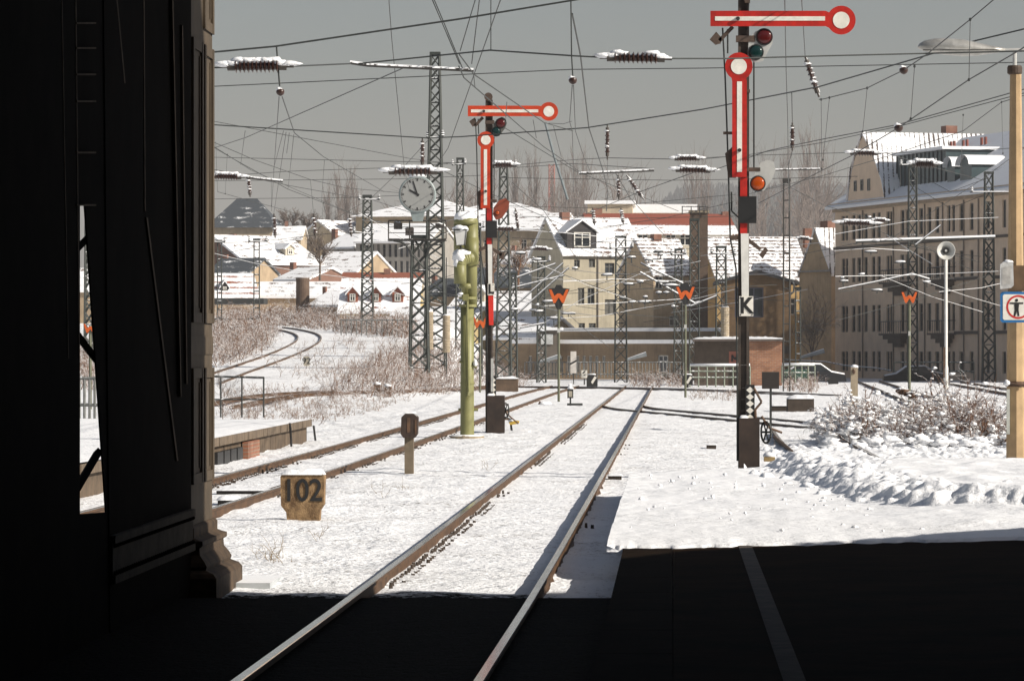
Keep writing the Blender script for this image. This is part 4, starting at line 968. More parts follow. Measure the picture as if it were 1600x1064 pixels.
    d = 236.0; root = T('slashed_board', 'tall white board with a black slash near the bridge railing', 'signal board', px2(895,601,d))
    k = MB(); k.prect(891.5,549,900.5,583,d,0.03); k.build('board', M('board_white',(0.62,0.58,0.53),0.5), root)
    k = MB(); k.pp([(890,568),(901,562),(901,565),(890,571)],d-0.012,0.01); k.build('slash', black_paint, root)
    k = MB(); k.prect(895.5,583,897,603,d+0.03,0.05); k.build('post', iron, root)
    for i, (cx, y0, y1, d, lab) in enumerate(((925,585,607,210,'black round-topped point lantern with white arrow left of the main track head'),(1074,585,604,214,'black round-topped point lantern right beside the right W pole'))):
        root = T('point_lantern', lab, 'point lantern', px2(cx,y1,d), 'point lanterns'); w_ = 8.5
        k = MB(); k.pp([(cx-w_,y1-3),(cx-w_,y0+9)]+circ(cx,y0+8,w_,12,180,360)+[(cx+w_,y1-3)],d,0.5); k.build('hood', black_paint, root)
        k = MB(); k.pp([(cx-w_*0.2,y0+12),(cx+w_*0.5,y0+2.5),(cx+w_*0.85,y0+5),(cx+w_*0.1,y0+15)],d-0.015,0.012); k.build('white_arrow', white_paint, root)
        k = MB(); k.prect(cx-2,y1-3,cx+2,y1+3,d+0.1,0.2); k.build('stand', iron, root)
        c = px2(cx,y0,d+0.25); k = MB(); k.lump(c,0.26,0.28,0.05,12,6,0.2,i); k.build('snow_cap', snow_soft, root, True)
    # concrete post among the tracks on the right
    d = 140.0; root = T('concrete_post', 'squat concrete post with snow cap standing above the snowy bush', 'post', px2(1335,612,d))
    k = MB(); k.prect(1329.5,574,1340.5,650,d,0.26); k.build('post', concrete, root)
    k = MB(); k.lump(px2(1335,573,d+0.13),0.15,0.16,0.08,10,6,0.2,5); k.build('snow_cap', snow_soft, root, True)
    k = MB(); k.lump(px2(1334,580,d-0.02),0.06,0.05,0.09,8,6,0.2,5); k.build('lamp', rust, root)
    # counterweights hanging at the masts
    for px, y0, y1, w_, d, lab in ((671,487,546,12,198,'stacked concrete counterweight hung on the clock mast side'),(697.5,493,551,12,199,'stacked concrete counterweight right of the other one by the clock mast'),(1133,480,537,13,228,'stacked concrete counterweight in front of the yellow brick signal box')):
        x = (px-VX)*d/F; root = T('counterweight', lab, 'counterweight', (x,d,EYE-(y1-VY)*d/F), 'concrete counterweights of the overhead line')
        n = 14; r = w_/2*d/F; h = (y1-y0)/n; prof = []
        for i in range(n):
            za, zb = EYE-(y1-i*h-VY)*d/F, EYE-(y1-(i+1)*h-VY)*d/F
            prof += [(r*0.9,za),(r,za+0.02),(r,zb-0.02),(r*0.9,zb)]
        k = MB(); k.lathe(prof,(x,d,0),14); k.build('weight_stack', concrete, root)
        k = MB(); k.cyl((x,d,EYE-(y1-VY)*d/F-1.6),(x,d,EYE-(y0-VY)*d/F+3.0),0.025,n=6); k.build('guide_rod', iron, root)
        k = MB(); k.lump((x,d,EYE-(y0-VY)*d/F),r*0.95,r*0.95,0.07,12,6,0.15,1); k.build('snow_cap', snow_soft, root, True)
    # far tiny kilometre sign on the left slope, relay boxes in the scrub
    x,y,z = hit(479,576); root = T('distance_board','narrow white board on the snowy slope below the tight bend','distance board',(x,y,z))
    s = y/F; k = MB(); k.box(x-4.6*s,x+4.6*s,y,y+0.06,z+4*s,z+19*s); k.build('board', M('tan_board',(0.40,0.36,0.29),0.6,var=0.3,scale=8), root)
    k = MB(); k.box(x-0.5*s,x+0.5*s,y+0.06,y+0.1,z-0.2,z+4*s); k.build('post', iron, root)
    letters('92', (x,y-0.015,z+11.5*s), 10*s, 0.01, black_paint, root)
    for px,py,lab in ((589,614,'left one of the two small dark relay boxes in the brown scrub'),(606,617,'right one of the two small dark relay boxes in the brown scrub')):
        x,y,z = hit(px,py+4); root = T('relay_box',lab,'relay box',(x,y,z),'relay boxes in the scrub')
        k = MB(); k.box(x-0.13,x+0.13,y,y+0.25,z,z+0.45); k.build('box', rust, root)
        k = MB(); k.lump((x,y+0.12,z+0.47),0.17,0.17,0.08,8,6,0.2,2); k.build('snow_cap', snow_soft, root, True)
    x,y,z = hit(795,612); root = T('equipment_cabinet','brown wooden cabinet half buried in scrub right of the L semaphore','cabinet',(x,y,z))
    s = y/F; k = MB(); k.box(x-20*s,x+14*s,y,y+0.8,z-0.1,z+20*s); k.build('body', M('brown_cabinet',(0.10,0.065,0.04),0.85,var=0.3), root)
    k = MB(); k.snow(x-21*s,x+15*s,y-0.05,y+0.85,z+20*s,0.12,10); k.build('snow_cap', snow_soft, root, True)
small_things()

# ---------------------------------------------------------------- brick hut, railings, cars, street lamps near the bridge
red_brick = brick_mat('orange_brick', (0.36,0.155,0.075),(0.25,0.10,0.055),(0.30,0.24,0.18), 0.3, 0.1)
def hut():
    d = 226.0; root = T('brick_hut', 'small orange brick hut with snowy flat roof behind the K semaphore', 'hut', px2(1196,604,d))
    a = px2(1171,604,d); b = px2(1222,533,d)
    k = MB(); k.box(a[0],b[0],d,d+4,-0.4,b[2]); k.build('wall', red_brick, root)
    k = MB(); k.box(px2(1085,0,d)[0],a[0]-0.004,d+0.5,d+4,-0.4,b[2]); w2 = k.build('side_wall', M('hut_plaster',(0.075,0.055,0.040),0.9,var=0.3,streak=0.4), root)
    k = MB(); k.prect(1139,549,1158,568,d+0.46,0.038); p = k.build('painted_panel', M('panel_red',(0.30,0.10,0.065),0.7,var=0.2), w2)
    k = MB()
    for q in (((1144,565),(1144,555),(1149,562),(1153,553),(1153,565)),):
        k.tube([px2(u,v,d+0.44) for u,v in q],0.05,4)
    k.build('scrawl', black_paint, p)
    k = MB(); c = px2(1082,0,d)[0]; k.box(c,b[0]+0.15,d-0.35,d+4.3,b[2],b[2]+0.12); k.build('roof', M('hut_roof',(0.10,0.08,0.07),0.9), root)
    k = MB(); k.snow(c,b[0]+0.15,d-0.36,d+4.3,b[2]+0.122,0.16,40); k.build('snow_cap', snow_soft, root, True)
hut()
def fence(label, x0, x1, yt, yb, d, n, mat, rails=(0.0,0.5), ph=0.05, name='railing', d1=None, snowy=False):
    d1 = d if d1 is None else d1
    root = T(name, label, 'railing', px2((x0+x1)/2, yb, d))
    P = lambda t, y: px2(lerp(x0,x1,t), y, lerp(d,d1,t))
    for i in range(n+1): k = MB(); k.bar(P(i/n,yb+2), P(i/n,yt), ph); k.build('post', mat, root)
    for r_ in rails: k = MB(); k.bar(P(0,lerp(yt,yb,r_)), P(1,lerp(yt,yb,r_)), ph*1.2); k.build('rail', mat, root)
    if snowy:
        k = MB(); k.cyl(tuple(np.add(P(0,yt),(0,0,0.07))), tuple(np.add(P(1,yt),(0,0,0.07))), 0.075, n=8); k.build('snow_cap', snow_soft, root, True)
grey_rail = M('grey_railing',(0.12,0.125,0.12),0.6,snow=0.8,var=0.3)
green_rail = M('pale_green_railing',(0.20,0.225,0.175),0.6,snow=0.75,var=0.15)
fence('long grey bridge railing in front of the low brown building', 820, 1068, 566, 588, 250, 46, grey_rail, (0.0,0.85), 0.045)
fence('pale green railing left of the brick hut, its top rail snowy', 1078, 1172, 572, 604, 218, 7, green_rail, (0.0,0.25,0.55), 0.06, snowy=True)
fence('pale green railing with dark panels right of the brick hut', 1222, 1273, 571, 596, 216, 5, green_rail, (0.0,0.45), 0.06, snowy=True)
fence('light green railing with a sloping end behind the snow-covered car', 1397, 1522, 566, 594, 262, 6, green_rail, (0.0,0.5), 0.06)
k = MB(); k.bar(px2(1522,566,262), px2(1537,580,262), 0.07); single('sloping_rail', k, green_rail, 'sloping end rail going down at the right end of the light green railing', 'railing')
k = MB(); k.prect(1225,577,1262,591,217,0.05); single('green_panel', k, M('dark_green_panel',(0.03,0.075,0.055),0.5), 'dark green panels mounted behind the railing by the brick hut', 'panel')
fence('grey steel railing on the slope under the red-roofed dormer house', 533, 645, 500, 522, 255, 14, grey_rail, (0.0,), 0.05)
fence('grey railing of a steel bridge seen beneath the red roofs on the left', 336, 404, 498, 512, 262, 9, iron, (0.0,), 0.05)
fence('grey yard railing seen through the narrow gap in the hall wall', 100, 172, 591, 655, 120, 9, grey_rail, (0.0,0.65), 0.06)
k = MB(); a = px2(330,468,300); b = px2(412,468,300); k.box(a[0],b[0],300,303,a[2]-0.35,a[2]+0.1); single('bridge_girder', k, iron, 'dark horizontal bridge girder under the snowy red roofs on the left', 'girder')
def cable_run(label, pts, d, r):
    k = MB(); k.tube([px2(a,b,d) for a,b in pts], r, 6); single('pipe_rail', k, M('pipe',(0.10,0.12,0.14),0.6,snow=0.4), label, 'handrail')
cable_run('bluish snowy handrail pipe running below the gabled tan house and apartment block', [(1225,562),(1290,565),(1320,571),(1370,575),(1392,579)], 258, 0.05)
def car(label, cx, ybase, d, body, dirn, yaw=0.0):
    s = d/F; x = (cx-VX)*s; z = EYE-(ybase-VY)*s - 0.20
    root = T('parked_car', label, 'car', (x,d,z), 'cars parked by the yard')
    L_ = 4.2; prof = [(-2.1,0.35),(-2.05,0.75),(-1.2,0.92),(-0.55,1.38),(0.7,1.42),(1.45,0.98),(2.0,0.90),(2.1,0.4)]
    prof = [(x+p*dirn, z+q) for p,q in prof]
    k = MB(); k.prism(prof, d-0.8, d+0.8); k.build('body', body, root)
    k = MB(); k.prism([(x+p*dirn,z+q) for p,q in ((-1.05,0.95),(-0.52,1.30),(0.05,1.34),(0.05,0.95))], d-0.812, d-0.80); k.prism([(x+p*dirn,z+q) for p,q in ((0.12,0.95),(0.12,1.34),(0.66,1.34),(1.2,0.98))], d-0.812, d-0.80); k.build('side_window', glass_dark, root)
    for o in (-1.3,1.3):
        k = MB(); k.cyl((x+o,d-0.84,z+0.32),(x+o,d-0.6,z+0.32),0.32,n=16); k.build('wheel', black_paint, root)
    k = MB(); sp = [(-2.0,0.78),(-1.2,0.93),(-0.55,1.39),(0.7,1.43),(1.45,0.99),(2.0,0.91)]; n = len(sp); vs = []
    for p,q in sp: vs += [(x+p*dirn,d-0.7,z+q+0.005),(x+p*dirn,d-0.5,z+q+0.09),(x+p*dirn,d+0.6,z+q+0.09),(x+p*dirn,d+0.78,z+q+0.005)]
    k.add(vs, [(i*4+j,(i+1)*4+j,(i+1)*4+j+1,i*4+j+1) for i in range(n-1) for j in range(3)]); k.build('snow_cap', snow_soft, root, True)
carp = M('dark_car_paint',(0.012,0.013,0.016),0.3,var=0.2)
car('dark parked car with snowy roof under the light green railing', 1428, 601, 258, carp, 1)
car('dark parked car with a snow-covered windscreen right of the brick hut', 1268, 600, 235, carp, -1)
def street_lamp(label, px, yt, d, x2, y2):
    root = T('street_lamp', label, 'street lamp', px2(px,590,d), 'street lamps with long slanted heads')
    k = MB(); k.cyl(px2(px,600,d), px2(px,yt+1,d), 0.05, n=8); k.build('pole', grey_rail, root)
    k = MB(); k.cyl(px2(px,yt,d), px2(x2,y2,d), 0.09, 0.16, n=8); k.build('lamp_head', M('lamp_head_grey',(0.22,0.24,0.25),0.5,snow=0.7), root)
street_lamp('street lamp leaning right beside the left W pole', 842, 566, 255, 876, 556)
street_lamp('street lamp leaning right at the foot of the cream gabled house mast', 980, 562, 255, 1010, 553)
street_lamp('street lamp leaning right below the bare tree at the tan gable wall', 1250, 559, 255, 1288, 548)

# ---------------------------------------------------------------- scrub, bushes, near plants
def scrub(name, label, cat, regions, seed, kind='stuff', mat=twig_m):
    tw = Twigs(seed)
    for (poly, n, h0, h1, r) in regions:
        B = []; rng = random.Random(seed)
        xs = [p[0] for p in poly]; ys = [p[1] for p in poly]
        def inside(x,y):
            c = False
            for i in range(len(poly)):
                (x1,y1),(x2,y2) = poly[i],poly[i-1]
                if (y1>y) != (y2>y) and x < (x2-x1)*(y-y1)/(y2-y1)+x1: c = not c
            return c
        tries = 0
        while len(B) < n and tries < n*20:
            tries += 1
            px, py = rng.uniform(min(xs),max(xs)), rng.uniform(min(ys),max(ys))
            if not inside(px,py): continue
            x,y,z = hit(px,py); B.append((x,y,z-0.05))
        B = np.array(B); H = tw.rng.uniform(h0,h1,len(B)); tw.brush(B,H,np.full(len(B),r),[(5,0.6,0.95,0.15),(3,0.5,0.9,0.2)],lean=0.75,jit=0.38,up=0.0)
    o = tw.mesh(name, mat); tag(o, label, cat, None, kind)
scrub('scrub','dense brown scrub dusted with snow filling the slope behind the tight bend','scrub',
    [([(332,540),(420,532),(425,515),(408,512),(336,512)],330,0.9,1.7,0.03),([(90,545),(180,545),(180,612),(90,612)],220,0.6,1.4,0.025),([(430,509),(560,523),(640,530),(640,508),(430,505)],700,0.7,1.5,0.03),([(345,509),(530,509),(530,506),(345,506)],420,1.0,2.1,0.035)],21)
scrub('scrub','brown twiggy scrub round the feet of the lattice masts','scrub',
    [([(510,622),(560,580),(640,545),(720,545),(820,585),(820,606),(640,622)],950,0.5,1.25,0.02),([(425,590),(500,548),(560,524),(640,524),(640,560),(520,604)],110,0.5,1.1,0.014),([(400,560),(470,545),(500,560),(420,575)],10,0.5,1.0,0.02),([(335,575),(400,556),(430,540),(400,530),(335,530)],260,0.7,1.5,0.025)],22)
scrub('dry_grass','dry brown weeds poking out of the snow behind the old platform','dry grass',
    [([(345,655),(480,668),(560,650),(640,628),(600,612),(480,606),(345,612)],800,0.12,0.42,0.012)],23)
scrub('dry_grass','low dry weeds beside the pale green railing','dry grass',[([(985,606),(1075,606),(1075,594),(985,594)],140,0.5,1.1,0.02),([(1075,625),(1160,628),(1160,612),(1075,612)],120,0.15,0.35,0.012),([(1225,612),(1275,616),(1275,600),(1225,600)],90,0.4,1.0,0.018)],24)
def bush():
    root = T('snowy_bush', 'big tangled brown bush laden with snow clumps in the right middle ground', 'bush', (5.4,88,-0.2))
    tw = Twigs(31); rng = random.Random(4); B = []; H = []
    prof = lambda u: 0.55 + 0.75*math.exp(-((u-0.70)/0.2)**2) + 0.50*math.exp(-((u-0.18)/0.17)**2)
    while len(B) < 760:
        u = rng.random(); x = lerp(3.75,7.55,u); y = rng.uniform(84,92); B.append((x,y,-0.22)); H.append(prof(u)*rng.uniform(0.7,1.1)*0.95)
    pts = tw.brush(np.array(B),np.array(H),np.full(len(B),0.019),[(6,0.6,0.8,0.12),(5,0.5,0.9,0.2)],lean=0.55,jit=0.34,up=-0.04)
    tw.mesh('branches', M('bush_twigs',(0.135,0.066,0.036),0.9,snow=0.64,var=0.4,scale=3), root)
    k = MB(); ends = pts[:, -1]; ids = list(range(len(ends))); rng.shuffle(ids)
    for i in ids[:6600]:
        p = pts[i, rng.choice((1,2,3))]
        if p[2] < -0.1: continue
        r = (0.008+0.042*rng.random()**2.2)*(1.35 if p[2] < 0.45 else 1.0)*(1.5 if p[0] < 4.9 else 0.9)
        k.lump((p[0],p[1],p[2]+0.01), r*1.6, r*1.3, r*0.7, 7, 5, 0.6, i%97)
    for i in range(130):
        u = rng.random(); x = lerp(3.3,7.6,u); y = rng.uniform(82.5,86); r = rng.uniform(0.05,0.14)
        k.lump((x,y,rng.uniform(-0.15,0.16)), r*1.7, r*1.3, r*0.7, 10, 7, 0.5, i)
    k.build('snow_clumps', snowM, root, True)
bush()
k = MB(); k.tube([px2(1444,655,91),px2(1432,626,91),px2(1414,612,91)],0.055,6); k.lump(px2(1411,611,91),0.16,0.12,0.08,9,6,0.3,2); k.lump(px2(1424,616,91),0.2,0.12,0.07,9,6,0.3,5)
single('broken_branch', k, M('branch_bark',(0.10,0.06,0.04),0.9,snow=0.5), 'thick broken branch sticking up out of the snowy bush', 'branch')
def weeds():
    tw = Twigs(41); B = []; rng = random.Random(9)
    for cx, cy, n, s in ((425,880,26,14),(500,850,6,3),(600,780,5,4),(630,770,5,4),(760,740,5,4),(1200,700,8,6),(1255,690,10,6),(880,690,3,3)):
        for _ in range(n):
            d = F*2.22/(cy+rng.gauss(0,2.5)-VY); B.append(((cx+rng.gauss(0,s)-VX)*d/F, d, -0.19))
    B = np.array(B); tw.brush(B, tw.rng.uniform(0.10,0.30,len(B)), np.full(len(B),0.0045), [(2,0.5,0.5,0.3)], lean=0.5, jit=0.3)
    o = tw.mesh('dry_grass', M('straw',(0.26,0.19,0.11),0.9,var=0.3)); tag(o,'sparse straw-coloured weeds poking through the near snow','dry grass',None,'stuff')
weeds()
# ---------------------------------------------------------------- buildings
def plaster(name, c, var=0.20, streak=0.45): return M(name, c, 0.9, var=var, scale=0.9, streak=streak)
GL = [glass_dark, M('window_glass_grey',(0.045,0.055,0.065),0.12,var=0.5,scale=1.0), M('window_curtain',(0.13,0.125,0.11),0.4,var=0.4,scale=2.5), glass_dark]
class Wall:
    def __init__(s, xl, dl, xr, dr):
        s.O = Vector(((xl-VX)*dl/F, dl)); E = Vector(((xr-VX)*dr/F, dr)); s.L = (E-s.O).length
        s.u = (E-s.O)/s.L; s.v = Vector((-s.u.y, s.u.x))
    def P(s, a, t, z): q = s.O + s.u*a + s.v*t; return (q.x, q.y, z)
    def sz(s, px, py, t=0.0):
        O = s.O + s.v*t; k = (px-VX)/F; a = (k*O.y-O.x)/(s.u.x-k*s.u.y); Y = O.y+a*s.u.y
        return a, EYE-(py-VY)*Y/F
def window(W, root, a0, a1, z0, z1, frame=frame_w, glass=glass_dark, bars=1, cross=True, rec=0.10, name='window'):
    k = MB(); fw = min(0.09, (a1-a0)*0.16)
    def bx(a, b, c, d_, t0, t1):
        k.add([W.P(a,t0,c),W.P(b,t0,c),W.P(b,t0,d_),W.P(a,t0,d_),W.P(a,t1,c),W.P(b,t1,c),W.P(b,t1,d_),W.P(a,t1,d_)],[(0,1,2,3),(0,4,5,1),(1,5,6,2),(2,6,7,3),(3,7,4,0)])
    t0, t1 = rec, rec+0.06
    bx(a0,a0+fw,z0,z1,t0,t1); bx(a1-fw,a1,z0,z1,t0,t1); bx(a0+fw,a1-fw,z0,z0+fw,t0,t1); bx(a0+fw,a1-fw,z1-fw,z1,t0,t1)
    for i in range(bars):
        m = lerp(a0,a1,(i+1)/(bars+1)); bx(m-fw*0.4,m+fw*0.4,z0+fw,z1-fw,t0,t1)
    if cross: zz = lerp(z0,z1,0.66); bx(a0+fw,a1-fw,zz-fw*0.4,zz+fw*0.4,t0+0.012,t1)
    w_ = k.build(name, frame, root)
    k = MB(); k.add([W.P(a0,rec+0.05,z0),W.P(a1,rec+0.05,z0),W.P(a1,rec+0.05,z1),W.P(a0,rec+0.05,z1)],[(0,1,2,3)]); k.build('pane', glass if glass is not glass_dark else GL[int((a0*13.7+z0*5.3)*7)%4], w_)
    return w_
def wall_mesh(W, zb, zt, D, holes, gable=None, sides=None):
    """front wall with real openings and reveals, side and back walls; gable = apex height over the front, sides = over the ends"""
    k = MB(); L = W.L
    us = sorted(set([0,L]+[h[0] for h in holes]+[h[1] for h in holes])); vs = sorted(set([zb,zt]+[h[2] for h in holes]+[h[3] for h in holes]))
    us = [u for u in us if 0 <= u <= L]; vs = [v for v in vs if zb <= v <= zt]
    for i in range(len(us)-1):
        for j in range(len(vs)-1):
            cu, cv = (us[i]+us[i+1])/2, (vs[j]+vs[j+1])/2
            if any(h[0] < cu < h[1] and h[2] < cv < h[3] for h in holes): continue
            k.add([W.P(us[i],0,vs[j]),W.P(us[i+1],0,vs[j]),W.P(us[i+1],0,vs[j+1]),W.P(us[i],0,vs[j+1])],[(0,1,2,3)])
    for a0,a1,z0,z1 in holes:
        r = 0.2
        k.add([W.P(a0,0,z0),W.P(a1,0,z0),W.P(a1,0,z1),W.P(a0,0,z1),W.P(a0,r,z0),W.P(a1,r,z0),W.P(a1,r,z1),W.P(a0,r,z1)],[(0,4,5,1),(1,5,6,2),(2,6,7,3),(3,7,4,0)])
    for s_ in (0, L): k.add([W.P(s_,0,zb),W.P(s_,D,zb),W.P(s_,D,zt),W.P(s_,0,zt)],[(0,1,2,3)])
    k.add([W.P(0,D,zb),W.P(L,D,zb),W.P(L,D,zt),W.P(0,D,zt)],[(0,1,2,3)])
    if gable:
        for t in (0, D): k.add([W.P(0,t,zt),W.P(L,t,zt),W.P(L/2,t,gable)],[(0,1,2)])
    if sides:
        for s_ in (0, L): k.add([W.P(s_,0,zt),W.P(s_,D,zt),W.P(s_,D/2,sides)],[(0,1,2)])
    return k
brick_red = brick_mat('chimney_brick',(0.27,0.095,0.055),(0.20,0.07,0.045),(0.25,0.2,0.16))
def house(name, label, xl, dl, xr, dr, ye, yr, D, wall, roof, kind='eave', wins=(), chim=(), dorm=(), hip=0.0, over=0.3, group=None, frame=frame_w, slab=0.2, swins=(), wb=1, zb=None, extra=None, cat='house'):
    W = Wall(xl, dl, xr, dr)
    ze = W.sz(xl, ye)[1]; L = W.L
    mid = (dl+dr)/2 + (W.v.y*D/2 if kind == 'eave' else 0)
    zr = EYE-(yr-VY)*mid/F
    if zb is None: zb = min(ground_z(*W.P(a,t,0)[:2]) for a in (0,L) for t in (0,D)) - 0.6
    c = W.P(L/2,D/2,0); root = T(name, label, cat, (c[0],c[1],zb), group)
    holes = [tuple(h) for h in swins]
    for q in wins:
        a0, z1 = W.sz(q[0],q[1]); a1, z0 = W.sz(q[2],q[3]); holes.append((max(0.02,a0), min(L-0.02,a1), z0, min(z1,ze-0.02)))
    wl = wall_mesh(W, zb, ze, D, holes, zr-0.12 if kind == 'gable' else None, zr-0.12 if kind == 'eave' and not hip else None).build('wall', wall, root)
    for h in holes: window(W, root, *h, frame=frame, bars=wb)
    k = MB(); o = over; dz = o*(zr-ze)/(D/2 if kind == 'eave' else L/2) if kind != 'flat' else 0
    if kind == 'flat':
        k.add([W.P(-o,-o,ze),W.P(L+o,-o,ze),W.P(L+o,D+o,ze),W.P(-o,D+o,ze),W.P(-o,-o,ze+slab),W.P(L+o,-o,ze+slab),W.P(L+o,D+o,ze+slab),W.P(-o,D+o,ze+slab)],[(0,3,2,1),(4,5,6,7),(0,1,5,4),(1,2,6,5),(2,3,7,6),(3,0,4,7)])
    elif hip:
        k.add([W.P(-o,-o,ze-dz),W.P(L+o,-o,ze-dz),W.P(L+o,D+o,ze-dz),W.P(-o,D+o,ze-dz),W.P(hip,D/2,zr),W.P(L-hip,D/2,zr)],[(0,1,5,4),(1,2,5),(2,3,4,5),(3,0,4),(0,3,2,1)])
    else:
        if kind == 'eave': cs = [(-o,ze-dz+0.06),(D/2,zr+0.06),(D+o,ze-dz+0.06),(D+o,ze-dz-0.14),(D/2,zr-0.16),(-o,ze-dz-0.14)]; f = lambda a,b,e: W.P(e,a,b); e0, e1 = -o*0.6, L+o*0.6
        else: cs = [(-o,ze-dz+0.06),(L/2,zr+0.06),(L+o,ze-dz+0.06),(L+o,ze-dz-0.14),(L/2,zr-0.16),(-o,ze-dz-0.14)]; f = lambda a,b,e: W.P(a,e,b); e0, e1 = -o*0.6, D+o*0.6
        n = 6; k.add([f(a,b,e0) for a,b in cs]+[f(a,b,e1) for a,b in cs],[(i,(i+1)%n,(i+1)%n+n,i+n) for i in range(n)]+[(0,1,4,5),(1,2,3,4),(6,7,10,11),(7,8,9,10)])
    rf = k.build('roof', roof, root)
    for (x0,y0,x1,y1) in chim:
        t = D/2; a0,z1 = W.sz(x0,y0,t); a1,z0 = W.sz(x1,y1,t); a1 = min(a1,a0+1.1); k = MB(); w_ = min(0.9,a1-a0)
        def cb(q0,q1,h0,h1,k=k):
            k.add([W.P(a,tt,z) for z in (h0,h1) for a,tt in ((q0,t-w_/2),(q1,t-w_/2),(q1,t+w_/2),(q0,t+w_/2))],[(0,3,2,1),(4,5,6,7),(0,1,5,4),(1,2,6,5),(2,3,7,6),(3,0,4,7)])
        cb(a0,a1,z0-0.8,z1); k.build('chimney', brick_red, rf)
    for (x0,y0,x1,y1,yp,wm,rm) in dorm:
        zs = W.sz(x0,y1)[1]; slope = (zr-ze)/(D/2); t0 = max(0.0,(zs-ze)/slope)
        a0,z1 = W.sz(x0,y0,t0); a1,z0 = W.sz(x1,y1,t0); zp = W.sz(x0,yp,t0)[1]; t1 = min(D/2,(zp-ze)/slope+0.1)
        m = (a0+a1)/2; q = [(a0,z0),(a1,z0),(a1,z1),(m,zp),(a0,z1)]
        k = MB(); k.add([W.P(a,t0-0.02,z) for a,z in q]+[W.P(a,t1,z) for a,z in q],[(0,1,2,3,4)]+[(i,i+5,(i+1)%5+5,(i+1)%5) for i in range(5)])
        dm = k.build('dormer', wm, root)
        k = MB(); e = 0.18
        for sgn in (-1,1):
            b = a0-e if sgn < 0 else a1+e; zz = z1-e*(zp-z1)/(m-a0)
            k.add([W.P(b,t0-0.2,zz+0.02),W.P(m,t0-0.2,zp+0.02),W.P(m,t1,zp+0.02),W.P(b,t1,zz+0.02),W.P(b,t0-0.2,zz+0.16),W.P(m,t0-0.2,zp+0.16),W.P(m,t1,zp+0.16),W.P(b,t1,zz+0.16)],[(0,1,2,3),(7,6,5,4),(0,4,5,1),(1,5,6,2),(2,6,7,3),(3,7,4,0)])
        k.build('dormer_roof', rm, dm)
        Wd = Wall(xl,dl,xr,dr); Wd.O = W.O+W.v*(t0-0.02)
        w_ = (a1-a0)*0.22; window(Wd, dm, a0+w_, a1-w_, z0+0.12, z1-0.05, rec=-0.09, cross=True, name='window')
    return W, root, ze, zr, rf
white_roof = roof_mat('white_roof', (0.15,0.10,0.08), 0.76, 0.36, contrast=0.4, patch=1.0)
tile_roof = roof_mat('tile_roof', (0.13,0.085,0.065), 0.66, 0.27, contrast=0.75, patch=2.4)
red_roof = roof_mat('red_roof', (0.24,0.062,0.036), 0.80, 0.3, contrast=0.5, patch=1.6, bare=(13.0,13.5))
red_roof2 = roof_mat('red_streaked_roof', (0.28,0.09,0.05), 0.74, 0.5, contrast=1.0, patch=0.35)
slate_roof = roof_mat('slate_roof', (0.045,0.055,0.065), 0.25, 0.6, contrast=0.4, patch=0.7)
shade_blue_roof = roof_mat('shade_blue_snow_roof', (0.22,0.27,0.33), 0.90, 0.5, contrast=0.2, patch=0.4)  # bluish tone: the cool shade on snowy slopes put into the colour
strip_roof = roof_mat('striped_roof', (0.10,0.08,0.07), 0.80, 0.36, axis='x', contrast=1.3, patch=0.4)
beige = plaster('beige_plaster',(0.42,0.34,0.24)); grey_p = plaster('grey_plaster',(0.34,0.32,0.29)); cream = plaster('cream_plaster',(0.43,0.385,0.29))
tan = plaster('tan_plaster',(0.45,0.34,0.22)); ochre = plaster('ochre_plaster',(0.38,0.25,0.105)); brown = plaster('brown_plaster',(0.36,0.27,0.175), 0.25, 0.6); pale = plaster('pale_plaster',(0.48,0.43,0.34))
dark_wood = M('dark_cladding',(0.035,0.032,0.033),0.8,var=0.3,scale=3,streak=0.5)
H = 'houses of the town behind the railway yard'
